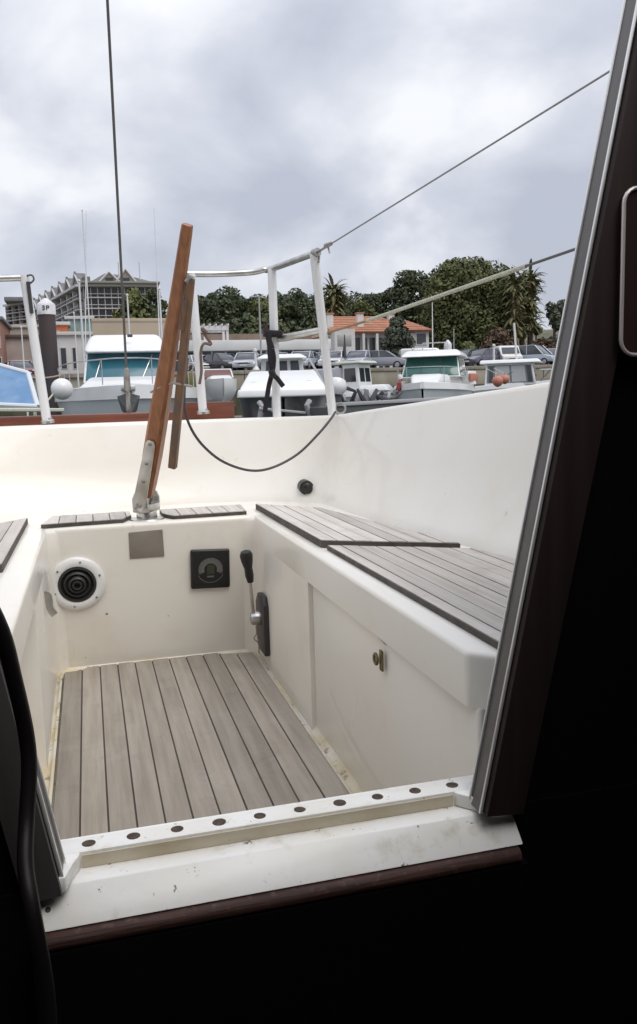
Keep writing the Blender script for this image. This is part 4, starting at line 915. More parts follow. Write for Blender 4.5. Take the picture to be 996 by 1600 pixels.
pole('white_bollard', 'short white post beside the silver car left of the shed end', 401, 61.5, 549, 0.14, wpole, 'cap', cat='post')
pile_m = mat('piling_steel', (0.045, 0.040, 0.044), 0.75, col2=(0.070, 0.045, 0.040), scale=1.5, stretch=(1, 1, 0.4), bump=0.1)
capw = mat('piling_cap_white', (0.70, 0.70, 0.72), 0.5, col2=(0.58, 0.57, 0.57), scale=4)
def piling(label, px, D, py_top, py_cap, wpx, marks=()):
    X = gx(px, D, (py_top + py_cap) / 2); r = wpx / 1307 * D / 2; zt, zcp = gz(px, py_top, D), gz(px, py_cap, D)
    o = empty('mooring_piling', (X, D, WATER - 0.6), label, 'piling', 'harbour pilings')
    MB().tube([(X, D, WATER - 0.6), (X, D, zcp)], r * 0.97, 20).build('shaft', pile_m, o, smooth=True)
    h = zt - zcp
    c = MB().lathe([(r * 0.9, -0.02), (r * 1.06, -0.02), (r * 1.06, h * 0.55), (r * 0.95, h * 0.66), (r * 0.2, h), (0, h)], (X, D, zcp), (0, 0, 1), 20).build('cap', capw, o, smooth=True, angle=30)
    for (u0, v0, u1, v1) in marks:
        def q(u, v): 
            a = u * 0.95; return Vector((X + math.sin(a) * r * 1.075, D - math.cos(a) * r * 1.075, zcp + h * v))
        MB().tube([q(u0, v0), q((u0 + u1) / 2, (v0 + v1) / 2), q(u1, v1)], 0.012, 4).build('mark', dpole, c)
piling('thick dark steel piling with white cone cap beside the left stern post', 72, 22.5, 466, 491, 25,
       marks=[(-.38, .46, -.10, .46), (-.16, .46, -.16, .22), (-.38, .22, -.16, .22), (-.38, .34, -.16, .34), (.08, .48, .08, .22), (.08, .46, .36, .46), (.08, .34, .34, .34), (.34, .46, .34, .34)])
piling('dark piling with white pointed cap right of the green-windscreen boat', 700, 46, 531, 547, 12)

# ------------------------------------------------------------------ parked cars
glass_c = mat('car_glass', (0.03, 0.035, 0.042), 0.06, coat=0.5); tyre = mat('tyre', (0.02, 0.02, 0.02), 0.8); rim = mat('wheel_rim', (0.35, 0.35, 0.36), 0.4, 0.7)
lamp_c = mat('headlight', (0.6, 0.6, 0.62), 0.15); plate_c = mat('number_plate', (0.6, 0.6, 0.56), 0.5)
def car(label, px, D, yaw, colr, L_=4.1, W_=1.72, H_=1.48, group='cars parked on the quay', van=False):
    pm = mat('car_paint_%02d%02d%02d' % tuple(int(c * 99) for c in colr), colr, 0.25, 0.2, coat=0.6)
    r = empty('parked_car', (gx(px, D, 560), D, QZ), label, 'van' if van else 'car', group, rz=R(yaw) )
    # local: nose towards -y
    h = L_ / 2; hw_ = W_ / 2
    if van: prof = [(-h, 0.35), (-h + .02, 0.85), (-h + .5, 1.05), (-h + 1.0, H_ - 0.08), (-h + 1.2, H_), (h - .1, H_), (h, H_ - .1), (h, 0.35)]
    else: prof = [(-h + .03, 0.30), (-h, 0.55), (-h + .08, 0.72), (-h + .9, 0.92), (h - .35, 0.98), (h, 0.92), (h + .02, 0.35)]
    b = MB(); n = len(prof); rings = []
    for s, k in ((-1, .90), (-.92, 1.0), (.92, 1.0), (1, .90)):
        rings.append([(s * hw_, y * (0.98 if abs(s) == 1 else 1), (z - .6) * k + .6) for y, z in prof])
    body = b.loft(rings).build('body', pm, r, local=True, bevel=0.03, seg=2)
    if not van:
        g = [(-h + .85, 0.90), (-h + 1.65, H_ - .05), (-h + 1.95, H_), (h - 1.0, H_ - .02), (h - .75, H_ - .10), (h - .22, 0.95)]
        rings = [[(s * hw_ * (0.97 if z < 1.1 else 0.80) * k, y, z) for y, z in g] for s, k in ((-1, 1), (1, 1))]
        MB().loft(rings).build('cabin_glass', glass_c, r, local=True, bevel=0.02)
        rf = [(-h + 1.62, H_ - .055), (-h + 1.95, H_ + .015), (h - 1.0, H_ - .005), (h - .72, H_ - .09), (h - 1.0, H_ - .06), (-h + 1.95, H_ - .04)]
        MB().loft([[(s * hw_ * 0.815, y, z) for y, z in rf] for s in (-1, 1)]).build('roof', pm, r, local=True, bevel=0.01)
        for s in (-1, 1):
            for (ya, za, yb, zb_) in ((-h + .85, .92, -h + 1.65, H_ - .03), (h - .25, .95, h - .76, H_ - .08), (0.1, .95, 0.15, H_ - .02)):
                MB().tube([(s * hw_ * .955, ya, za), (s * hw_ * .81, yb, zb_)], 0.045, 5).build('pillar', pm, r, local=True)
    else:
        MB().hexa([(-hw_ * .86, -h + .46, 1.10), (hw_ * .86, -h + .46, 1.10), (hw_ * .82, -h + .52, 1.13), (-hw_ * .82, -h + .52, 1.13), (-hw_ * .80, -h + .90, H_ - .16), (hw_ * .80, -h + .90, H_ - .16), (hw_ * .80, -h + .98, H_ - .16), (-hw_ * .80, -h + .98, H_ - .16)]).build('windscreen', glass_c, r, local=True)
        for s in (-1, 1): MB().box(s * hw_ * 0.99 - 0.02, s * hw_ * 0.99 + 0.02, -h + 1.1, -h + 2.0, 1.05, H_ - .3).build('side_window', glass_c, r, local=True)
    for s in (-1, 1):
        for yy in (-h + .75, h - .75):
            wv = MB().lathe([(0, -0.1), (0.30, -0.1), (0.31, -0.06), (0.31, 0.06), (0.30, 0.1), (0, 0.1)], (s * (hw_ - .08), yy, 0.31), (1, 0, 0), 16).build('wheel', tyre, r, local=True, smooth=True)
            MB().lathe([(0, 0), (0.19, 0), (0.17, 0.02), (0, 0.02)], (s * (hw_ + .022), yy, 0.31), (s, 0, 0), 12).build('rim', rim, wv, local=True)
        MB().hexa([(s * hw_ * .62 + a * .20, -h - .02 + (0.06 if a * s > 0 else 0) + o, z) for z in (0.60, 0.72) for (a, o) in ((-1, -.02), (1, -.02), (1, .12), (-1, .12))]).build('headlight', lamp_c, r, local=True, bevel=0.01)
    MB().box(-0.26, 0.26, -h - .03, -h + 0.02, 0.42, 0.53).build('number_plate', plate_c, r, local=True)
    MB().box(-0.5, 0.5, -h - .012, -h + 0.03, 0.56, 0.66).build('grille', tyre, r, local=True)
    return r
car('dark car parked left of the silver one under the port building', 347, 64, 25, (0.02, 0.022, 0.026))
car('silver hatchback with bright headlights beside the short white post', 387, 63.5, -20, (0.46, 0.48, 0.52))
car('grey car half hidden behind the wide white boat cabin', 432, 64, 10, (0.22, 0.23, 0.25))
car('pale blue silver car left of the right stern post', 474, 63, -32, (0.44, 0.48, 0.55))
car('dark blue car partly behind the right stern post', 503, 64.5, -20, (0.035, 0.045, 0.08))
car('white car parked just left of the dark sign post', 522, 63, -28, (0.66, 0.66, 0.68))
car('lilac silver car parked right of the dark sign post', 562, 63, -35, (0.42, 0.43, 0.52))
car('long grey-beige car below the red roof, nose to the right', 597, 63.5, 62, (0.30, 0.30, 0.33))
car('dark hatchback below the round dark tree', 644, 64, -40, (0.045, 0.05, 0.06))
car('white van above the cabin of the green-windscreen boat', 664, 63.5, 75, (0.66, 0.66, 0.65), 4.0, 1.7, 1.6, van=True)
car('dark plum car, left of the pair under the olive tree', 725, 64, -50, (0.045, 0.038, 0.055))
car('purple grey car, right of the pair under the olive tree', 752, 63, -60, (0.11, 0.10, 0.15))
car('small white van between the dark cars and the palms', 790, 64, -10, (0.64, 0.64, 0.62), 3.9, 1.7, 1.75, van=True)
car('silver blue off-roader near the palms at the right', 832, 63, 35, (0.36, 0.41, 0.47), 4.4, 1.85, 1.72)
car('pale grey car at the far right, cut by the companionway frame', 862, 64, -25, (0.42, 0.43, 0.45))
car('white car between the tiller extension and the stern rail post', 310, 66, 10, (0.6, 0.6, 0.6))
car('black car left of the capped piling behind the cruiser mast', 692, 64.5, -15, (0.03, 0.03, 0.034))
car('charcoal car between the short white post and the wheelhouse roof', 411, 66.5, 15, (0.06, 0.062, 0.07))
car('dark red car in front of the low shop at the left', 30, 70, 20, (0.16, 0.03, 0.03))
car('blue car parked behind the left stern post', 50, 72, -15, (0.05, 0.10, 0.20))

# ------------------------------------------------------------------ boats afloat
bw_ = mat('boat_white', (0.76, 0.765, 0.76), 0.3, col2=(0.68, 0.68, 0.67), scale=1.2, coat=0.3)
bgrey = mat('boat_hull_grey', (0.53, 0.565, 0.58), 0.35, col2=(0.46, 0.50, 0.52), scale=1.0, coat=0.3)
teal_g = mat('teal_windscreen', (0.020, 0.115, 0.155), 0.2, coat=0.2)
green_g = mat('green_windscreen', (0.010, 0.085, 0.070), 0.10, coat=0.6)
navy = mat('dark_hull', (0.085, 0.088, 0.092), 0.35, coat=0.2, col2=(0.24, 0.24, 0.235), scale=2.0)
dkglass = mat('boat_dark_glass', (0.025, 0.028, 0.032), 0.1, coat=0.4)
palegl = mat('pale_window', (0.42, 0.43, 0.43), 0.2)
orange = mat('orange_buoy_plastic', (0.50, 0.19, 0.13), 0.6, col2=(0.42, 0.17, 0.12), scale=6)
anch = mat('anchor_galvanised', (0.075, 0.078, 0.080), 0.55, 0.6, col2=(0.12, 0.12, 0.12), scale=12)
dk_shade_gear = mat('shade_and_gear_dark', (0.05, 0.05, 0.06), 0.7)  # shade below the runabout's topsides as a dark colour; also on deck gear
def boat_root(name, label, px, D, heading_off=0.0, cat='boat', py=600):
    """origin at the bow on the waterline; local +x runs from the bow to the stern, away from the eye when heading_off = 0"""
    X = gx(px, D, py); a = math.atan2(D, X) + R(heading_off)
    return empty(name, (X, D, WATER), label, cat, None, rz=a)
def hull_sections(Lh, Bm, zb, zs, full=2.2, flare=0.75, n=14, rake=0.5, boxy=0.36):
    S_ = []
    for k in range(n + 1):
        t = k / n; x = Lh * t
        u = min(t / boxy, 1); hb = Bm / 2 * (1 - (1 - u) ** full) * (1.0 if t < 0.7 else 1 - 0.10 * (t - .7) / .3)
        hb = max(hb, 0.03); sh = zb + (zs - zb) * min(1, t * 1.6)
        S_.append((x, hb, sh, rake * (1 - u) ** 2, flare * (0.55 + 0.45 * u)))
    return S_
def make_hull(root, Sx, hullm, deckm, gun=0.14, gunm=None, crown=0.06):
    rings = []; gr = []; dk = []
    for (x, hb, sh, rk, fl) in Sx:
        side = [(x + rk, hb * fl * .72 + .001, -0.25), (x + rk * .7, hb * fl * .94, 0.12), (x + rk * .3, hb * (fl + (1 - fl) * .55), sh * .55), (x, hb, sh)]
        rings.append([(p[0], -p[1], p[2]) for p in side[::-1]] + [(x + rk, 0, -0.5)] + side)
        gr.append([(x - .02, -hb - .035, sh - .02), (x - .02, -hb - .02, sh + gun), (x, -hb + .10 if hb > .12 else 0, sh + gun + .02), (x, hb - .10 if hb > .12 else 0, sh + gun + .02), (x - .02, hb + .02, sh + gun), (x - .02, hb + .035, sh - .02)])
    h = MB().loft(rings, closed=False)
    n9 = len(rings[0]); h.f.append(tuple(len(h.v) - n9 + i for i in range(n9)))
    hl = h.build('hull', hullm, root, local=True, smooth=True, angle=45)
    MB().loft(gr, closed=True).build('gunwale', gunm or deckm, root, local=True, smooth=True, angle=35)
    return hl
def frust(x0, x1, w0, z0, X0, X1, W0, z1, wf=1.0, Wf=1.0):       # wf narrows the front
    return [Vector(p) for p in ((x0, -w0 * wf / 2, z0), (x1, -w0 / 2, z0), (x1, w0 / 2, z0), (x0, w0 * wf / 2, z0), (X0, -W0 * Wf / 2, z1), (X1, -W0 / 2, z1), (X1, W0 / 2, z1), (X0, W0 * Wf / 2, z1))]
def panel(P, face, u0, u1, v0, v1, t, m, nm, root, **k):
    a, b_, c, d = {'front': (3, 0, 4, 7), 'left': (0, 1, 5, 4), 'right': (2, 3, 7, 6), 'back': (1, 2, 6, 5)}[face]
    A, B_, Cc, Dd = P[a], P[b_], P[c], P[d]
    f = lambda u, v: A.lerp(B_, u).lerp(Dd.lerp(Cc, u), v)
    n = (B_ - A).cross(Dd - A).normalized(); ctr = sum(P, Vector()) / 8
    if n.dot(A - ctr) < 0: n = -n
    q = [f(u0, v0), f(u1, v0), f(u1, v1), f(u0, v1)]
    return MB().hexa([p - n * 0.01 for p in q] + [p + n * t for p in q]).build(nm, m, root, local=True, **k)
def rail(root, pts, posts, r=0.010, nm='pulpit_rail'):
    o = MB().tube(curve(pts, 5), r, 6).build(nm, steel, root, local=True, smooth=True)
    for a, b_ in posts: MB().tube([a, b_], r * .9, 5).build('rail_post', steel, root, local=True, smooth=True)

# motor yacht with teal windscreen, bow on
y = boat_root('motor_yacht', 'white motor yacht with teal windscreen, bow anchor towards us, left of the tiller', 200, 13.6, 0, 'boat')
y.location.z -= 0.16
Sx = hull_sections(10.0, 3.1, 1.40, 1.42, full=2.0, boxy=0.62, rake=0.9)
make_hull(y, Sx, bgrey, bw_, gun=0.20)
trunk = frust(3.2, 9.6, 2.5, 1.58, 4.6, 9.6, 1.9, 1.88, wf=.80, Wf=.8)
MB().hexa(trunk).build('foredeck', bw_, y, local=True, bevel=0.08, seg=4)
MB().add([(0.25, 0, 1.61), (2.2, -.95, 1.60), (2.2, .95, 1.60), (9.8, -1.35, 1.60), (9.8, 1.35, 1.60)], [(0, 1, 2), (1, 3, 4, 2)]).build('deck', bw_, y, local=True)
sup = frust(7.1, 9.9, 2.1, 1.84, 7.7, 9.9, 1.94, 2.56, wf=.98, Wf=.98)
MB().hexa(sup).build('cabin', bw_, y, local=True, bevel=0.03)
panel(sup, 'front', .025, .975, .06, .97, .02, teal_g, 'windscreen', y, bevel=0.01)
for s_ in ('left', 'right'): panel(sup, s_, .04, .8, .12, .95, .02, teal_g, 'side_window', y)
panel(sup, 'front', .5, .508, .05, .97, .024, dpole, 'mullion', y)
MB().tube([(7.12, -.35, 1.92), (7.55, -.62, 2.5)], .012, 5).build('wiper', steel, y, local=True); MB().tube([(7.12, .75, 1.92), (7.5, .6, 2.4)], .012, 5).build('wiper', steel, y, local=True)
fly = frust(7.2, 10.0, 2.06, 2.555, 8.0, 10.0, 1.72, 3.03, wf=.99, Wf=.96)
MB().hexa(fly).build('flybridge', bw_, y, local=True, bevel=0.14, seg=5)
MB().box(7.45, 7.55, -.18, -.05, 2.92, 2.99).build('spotlight', dpole, y, local=True, bevel=.02)
for s in (-1, 1):
    rail(y, [(0.1, 0, 2.02), (.5, s * .35, 2.03), (2.4, s * 1.05, 2.06), (5.0, s * 1.42, 2.08), (7.4, s * 1.5, 2.06)], [((x_, s * w2, 1.62), (x_, s * w2, zt_)) for x_, w2, zt_ in ((.6, .40, 2.03), (2.4, 1.03, 2.06), (5.0, 1.40, 2.08), (7.3, 1.46, 2.06))])
MB().box(-.25, .5, -.11, .11, 1.50, 1.58).build('bow_roller', steel, y, local=True, bevel=.01)
an = MB().bar((-.20, 0, 1.64), (-.34, 0, 1.12), .04, .03, .045, .03, (0, 1, 0)).build('anchor_shank', galv, y, local=True, bevel=.004)
for s in (-1, 1):
    MB().add([(-.33, 0, 1.12), (-.24, s * .03, 1.46), (-.16, s * .175, 1.42), (-.20, s * .12, 1.22), (-.29, s * 0.03, 1.09), (-.20, s * .02, 1.30), (-.10, s * .165, 1.42), (-.15, s * .12, 1.20)], [(0, 1, 2, 3), (4, 7, 6, 5), (1, 5, 6, 2), (2, 6, 7, 3), (3, 7, 4, 0)]).build('anchor_fluke', anch, y, local=True)
MB().tube([(9.6, -.9, 2.9), (9.5, -.93, 6.4)], [.016, .007], 5).build('whip_aerial', wpole, y, local=True)
MB().tube([(9.6, 1.05, 2.6), (9.6, .80, 6.3)], [.016, .007], 5).build('whip_aerial', wpole, y, local=True)
# slim masts standing on the pontoon behind
for (px, D, t, r, lab) in ((134, 34, 440, .055, 'left of two slim white masts behind the yacht'), (146, 35, 330, .035, 'right of two slim white masts behind the yacht, the taller'), (207, 38, 462, .055, 'short white mast above the middle of the yacht roof'),
                           (257, 30, 452, .05, 'white mast just left of the tiller'), (40, 33, 512, .035, 'thin pale mast behind the left stern post'), (123, 33, 490, .035, 'thin pale mast right of the piling')):
    pole('slim_mast', lab, px, D, t, r, wpole, 'cap', z0=WATER + .45, cat='mast', group='slim masts on the pontoon')

# white ball fender at the yacht's quarter
fp_ = ony(97, 608, 14.5); fr = 16 / 1307 * 14.5
fe = empty('ball_fender', (fp_.x, fp_.y, fp_.z - fr), 'round white ball fender hanging left of the yacht', 'fender')
MB().lathe([(0.001, -fr)] + [(fr * math.sin(R(18 * k)), -fr * math.cos(R(18 * k))) for k in range(1, 10)] + [(.001, fr)], fp_, (0, 0, 1), 24).build('ball', bw_, fe, smooth=True)
MB().tube(sag(fp_ + V3((0, 0, fr + .05)), fp_ + V3((-.75, .3, .28)), .06), .012, 5).build('rope', mat('pink_rope', (0.55, 0.36, 0.30), .9), fe, smooth=True)
MB().tube(sag(fp_ + V3((-.10, 0, -.02)), ony(60, 640, 14.0), .02), .016, 5).build('rope', rope_w, fe, smooth=True)

# boat with the blue canvas screen at the far left, close by
D0 = 7.6
bl = empty('blue_screen_boat', (gx(10, D0), D0, WATER), 'small boat with a tilted blue canvas screen at the far left edge', 'boat')
c4 = [ony(-60, 632, D0 + .2), ony(60, 637, D0), ony(45, 585, D0 + .35), ony(-60, 556, D0 + .55)]
nn = (c4[1] - c4[0]).cross(c4[3] - c4[0]).normalized()
if nn.y > 0: nn = -nn
MB().hexa([p for p in c4] + [p + nn * .02 for p in c4]).build('canvas_screen', mat('blue_canvas', (0.13, 0.25, 0.43), 0.8, col2=(0.20, 0.32, 0.49), scale=5, bump=.2, bscale=9), bl, bevel=.004)
for i in range(4): MB().tube([c4[i] + nn * .015, c4[(i + 1) % 4] + nn * .015], .022, 8).build('screen_frame', mat('pale_frame', (0.62, 0.66, 0.70), .5), bl, smooth=True)
hx0, hx1 = gx(-260, D0), gx(66, D0)
MB().hexa([(hx0, D0 - .45, WATER - .2), (hx1 - .25, D0 - .3, WATER - .2), (hx1 - .25, D0 + 1.3, WATER - .2), (hx0, D0 + 1.4, WATER - .2), (hx0, D0 - .6, -.20), (hx1 + .02, D0 - .35, -.20), (hx1 + .02, D0 + 1.3, -.20), (hx0, D0 + 1.5, -.20)]).build('hull', mat('dark_grey_hull', (0.06, 0.06, 0.062), .5), bl, bevel=.03)
MB().box(hx0, hx1 + .06, D0 - .62, D0 - .30, -.198, -.13).build('gunwale', mat('grey_gunwale', (0.33, 0.33, 0.33), .6), bl, bevel=.015)
MB().tube([ony(-20, 640, D0 - .3), ony(100, 641, D0 - .2)], .016, 6).build('boathook', rope_w, bl, smooth=True)
MB().tube([c4[1] + V3((-.03, .02, 0)), V3((c4[1].x - .03, D0, -.20))], .015, 6).build('screen_stay', steel, bl, smooth=True)
MB().tube([c4[0], V3((c4[0].x, c4[0].y, -.20))], .015, 6).build('screen_stay', steel, bl, smooth=True)

# small white boat with reddish screen behind the stern rail
s1 = boat_root('small_runabout', 'small white runabout with low reddish windscreen, bow on, right of the tiller', 349, 24, 4, 'boat')
Sx = hull_sections(4.4, .84, 1.02, 1.05, full=4.0, boxy=0.45, rake=.6, flare=.6); make_hull(s1, Sx, dk_shade_gear, dk_shade_gear, gun=0.03)  # lower hull coloured dark in place of the shadow under the bow
rings = []
for k in range(11):
    x_, hb, sh, rk, fl = hull_sections(4.4, 1.02, 1.0, 1.0, full=4.0, boxy=.45, n=10)[k]
    rings.append([(x_ + .42 * (1 - j / 7) ** 2 * (1 - k / 10), c_ * hb * (.30 + .70 * math.sin(math.pi / 2 * min(j / 5, 1)) ** .8), 1.06 + .76 * j / 7) for c_ in (-1,) for j in range(8)] + [(x_ + .42 * (1 - j / 7) ** 2 * (1 - k / 10), hb * (.30 + .70 * math.sin(math.pi / 2 * min(j / 5, 1)) ** .8), 1.06 + .76 * j / 7) for j in range(7, -1, -1)])
MB().loft(rings).build('topsides', bw_, s1, local=True, smooth=True, angle=50)
fd = frust(.35, 4.3, .96, 1.80, .9, 4.3, .80, 1.93, wf=.7, Wf=.72); MB().hexa(fd).build('foredeck', bw_, s1, local=True, bevel=.12, seg=4)
ws = frust(2.1, 3.0, .92, 1.90, 2.35, 3.0, .82, 2.16); MB().hexa(ws).build('windscreen', mat('reddish_glass', (0.16, 0.075, 0.065), .15), s1, local=True, bevel=.02)
for (a, c) in ((3, 7), (0, 4), (4, 7), (7, 6), (4, 5)): MB().tube([ws[a], ws[c]], .022, 6).build('screen_frame', bw_, s1, local=True)

# wide white cabin boat with dark hull in the middle
s2 = boat_root('wide_cabin_boat', 'broad white cabin boat with dark hull and small wheelhouse, behind the stern rail posts', 442, 17.0, 0, 'boat')
Sx = hull_sections(7.0, 2.0, 1.24, 1.24, full=5.0, boxy=0.30, rake=.35, flare=.9); make_hull(s2, Sx, navy, bw_, gun=0.10)
fd = frust(.02, 4.6, 1.86, 1.36, 1.2, 4.6, 1.56, 1.78, wf=.98, Wf=.92); MB().hexa(fd).build('coachroof', bw_, s2, local=True, bevel=.06, seg=4)
MB().hexa(frust(-.06, .9, 1.92, 1.20, -.02, .9, 1.90, 1.37, wf=.97, Wf=.98)).build('bow_rim', bw_, s2, local=True, bevel=.04, seg=3)
for s in (-.55, .12, .62): MB().box(.4 + abs(s) * .2, .5, s - .07, s + .05, 1.50 + .0, 1.535).build('hatch_fitting', polem, s2, local=True)
wh = frust(3.0, 4.5, 1.14, 1.70, 3.12, 4.5, 1.02, 2.14, wf=.95, Wf=.95); MB().hexa(wh).build('wheelhouse', mat('wheelhouse_grey', (0.46, 0.47, 0.47), .4), s2, local=True, bevel=.03)
for u in (.12, .42, .70): panel(wh, 'front', u, u + .2, .32, .86, .015, dkglass, 'window', s2)
MB().hexa(frust(2.80, 4.7, 1.30, 2.135, 2.95, 4.6, 1.1, 2.24, wf=.95, Wf=.8)).build('wheelhouse_roof', bw_, s2, local=True, bevel=.04, seg=3)
for s in (-.6, .55): MB().tube([(-.10, s, .55), (-.16, s * .8, 1.02), (-.06, s * .9, 1.10)], .06, 8).build('bow_fender', mat('grey_fender', (.30, .30, .31), .5), s2, local=True, smooth=True)
MB().tube([(-.16, -.45, .86), (-.2, .5, .98)], .03, 6).build('mooring_bar', polem, s2, local=True); MB().tube([(-.2, .22, .9), (-.16, .20, 1.24)], .035, 6).build('bow_post', polem, s2, local=True)
MB().tube([(1.2, -.98, 1.36), (1.9, -.62, 2.05)], .025, 6).build('boom_prop', polem, s2, local=True)
MB().tube([(1.2, -1.0, 1.34), (1.55, -.80, 1.66)], .045, 6).build('prop_sleeve', dpole, s2, local=True)

# low open workboat side-on with white outboard
s3 = empty('open_workboat', (gx(600, 15.5), 15.5, WATER), 'low open workboat lying side-on with a white outboard at its left end', 'boat')
xa, xb, D3 = gx(508, 15.5), gx(720, 15.5), 15.5
zg = gz(560, 632, D3)
MB().hexa([(xa + .1, D3, WATER - .2), (xb - .5, D3 + .1, WATER - .2), (xb - .5, D3 + 1.2, WATER - .2), (xa + .1, D3 + 1.3, WATER - .2), (xa, D3 - .1, zg - .03), (xb, D3 + .3, zg + .03), (xb, D3 + .9, zg + .03), (xa, D3 + 1.4, zg - .03)]).build('hull', mat('dark_work_hull', (.075, .078, .078), .5), s3, bevel=.02)
MB().hexa([(xa - .02, D3 - .14, zg - .03), (xb, D3 + .26, zg + .03), (xb, D3 + .36, zg + .03), (xa - .02, D3 - .04, zg - .03), (xa - .02, D3 - .14, zg + .04), (xb, D3 + .26, zg + .10), (xb, D3 + .36, zg + .10), (xa - .02, D3 - .04, zg + .04)]).build('gunwale', polem, s3, bevel=.012)
om = ony(526, 604, D3 + .5)
MB().lathe([(0, -.16), (.13, -.15), (.20, -.06), (.21, .04), (.16, .14), (.06, .18), (0, .18)], om, (.15, 0, 1), 16).build('outboard_cowling', bw_, s3, smooth=True)
MB().bar(om + V3((.02, 0, -.12)), V3((om.x - .02, om.y, zg - .5)), .12, .16, .08, .12, (0, 1, 0)).build('outboard_leg', dpole, s3, bevel=.01)
MB().bar(om + V3((.16, 0, -.02)), om + V3((.42, .1, -.10)), .10, .08, .05, .05, (0, 1, 0)).build('tiller_handle', dpole, s3, bevel=.01)
rng = random.Random(3)
for k in range(14):
    X = xa + .60 + .085 * k + rng.uniform(-.03, .03); Yg = D3 + .5 + rng.uniform(0, .4); z_ = zg + .05
    d_ = V3((rng.uniform(-.22, .22), rng.uniform(-.1, .1), rng.uniform(.06, .26)))
    MB().bar(V3((X, Yg, z_)), V3((X, Yg, z_)) + d_, rng.uniform(.05, .13), rng.uniform(.05, .13), rng.uniform(.02, .08), rng.uniform(.02, .08), (0, 1, 0)).build('deck_gear', (dpole, navy, dk_shade_gear, polem)[k % 4], s3, bevel=.006)
MB().box(xa + .55, xa + 1.75, D3 + .45, D3 + .95, zg - .05, zg + .062).build('thwart', dpole, s3, bevel=.02)

# fishing boat with little wheelhouse
s4 = boat_root('fishing_boat', 'small fishing boat with narrow wheelhouse, its roof greenish, left of the green-windscreen boat', 612, 26, 55, 'boat')
Sx = hull_sections(5.2, 1.8, 1.30, 1.10, full=2.4, boxy=.5, rake=.5); make_hull(s4, Sx, bgrey, bw_, gun=.10)
wh = frust(1.0, 1.75, .80, 1.2, 1.12, 1.75, .72, 2.30, wf=.95); MB().hexa(wh).build('wheelhouse', bw_, s4, local=True, bevel=.03)
for f_ in ('left', 'right'): panel(wh, f_, .15, .85, .45, .86, .012, dkglass, 'side_window', s4)
panel(wh, 'front', .12, .46, .45, .86, .012, dkglass, 'front_window', s4); panel(wh, 'front', .54, .88, .45, .86, .012, dkglass, 'front_window', s4)
MB().hexa(frust(.88, 1.95, .98, 2.30, .95, 1.9, .9, 2.38)).build('wheelhouse_roof', mat('greenish_roof', (.50, .54, .44), .6), s4, local=True, bevel=.03)
MB().hexa(frust(-.05, 1.0, 1.1, 1.36, .2, 1.0, .8, 1.58, wf=.4, Wf=.5)).build('foredeck', bw_, s4, local=True, bevel=.06, seg=3)
MB().box(1.75, 3.1, -.50, .50, 1.1, 2.18).build('canopy', mat('grey_canopy', (.40, .41, .43), .8), s4, local=True, bevel=.08)
MB().lathe([(0, 0), (.16, 0), (.2, .1), (.16, .24), (0, .26)], (-.1, -.55, 1.40), (0, 0, 1), 12).build('float', bw_, s4, local=True, smooth=True)

# green-windscreen cabin boat
s5 = boat_root('cabin_cruiser', 'white cabin cruiser with green wraparound windscreen right of the fishing boat', 660, 22.5, -6, 'boat')
s5.location.z -= 0.12
Sx = hull_sections(6.6, 2.45, 1.50, 1.40, full=2.2, boxy=.55, rake=.8); make_hull(s5, Sx, bgrey, bw_, gun=.16)
tr_ = frust(.5, 6.2, 2.2, 1.62, 1.3, 6.2, 1.9, 1.92, wf=.35, Wf=.5); MB().hexa(tr_).build('foredeck', bw_, s5, local=True, bevel=.10, seg=4)
cb_ = frust(2.5, 5.2, 1.98, 1.86, 3.0, 5.2, 1.76, 2.50, wf=.93, Wf=.93); MB().hexa(cb_).build('cabin', bw_, s5, local=True, bevel=.02)
panel(cb_, 'front', .02, .98, .04, .98, .02, green_g, 'windscreen', s5, bevel=.01)
for f_ in ('left', 'right'): panel(cb_, f_, .02, .78, .06, .96, .02, green_g, 'side_window', s5)
for u in (.32, .66): panel(cb_, 'front', u, u + .012, .04, .98, .03, dpole, 'mullion', s5)
MB().hexa(frust(2.55, 5.6, 2.10, 2.50, 3.0, 5.5, 1.8, 2.72, wf=.94, Wf=.9)).build('roof', bw_, s5, local=True, bevel=.09, seg=4)
for s in (-1, 1): rail(s5, [(.1, 0, 2.10), (.9, s * .55, 2.12), (2.4, s * 1.02, 2.12), (3.4, s * 1.12, 2.05)], [((x_, s * w2, 1.66), (x_, s * w2, 2.11)) for x_, w2 in ((.9, .55), (2.3, 1.0), (3.3, 1.1))])
MB().tube([(3.9, .05, 2.7), (3.9, .05, 4.30)], [.022, .014], 6).build('mast', wpole, s5, local=True)
rk_ = MB().tube([(3.6, -.45, 2.72), (3.6, -.45, 2.98), (3.6, .35, 2.98), (3.6, .35, 2.72)], .018, 5).build('light_bar', steel, s5, local=True)
MB().box(1.9, 2.0, .98, 1.10, 1.0, 1.52).build('hull_fender', mat('grey_fender', (.30, .30, .31), .5), s5, local=True, bevel=.03)
MB().box(3.0, 3.3, .0, .06, 1.93, 1.96).build('deck_hatch', dkglass, s5, local=True)

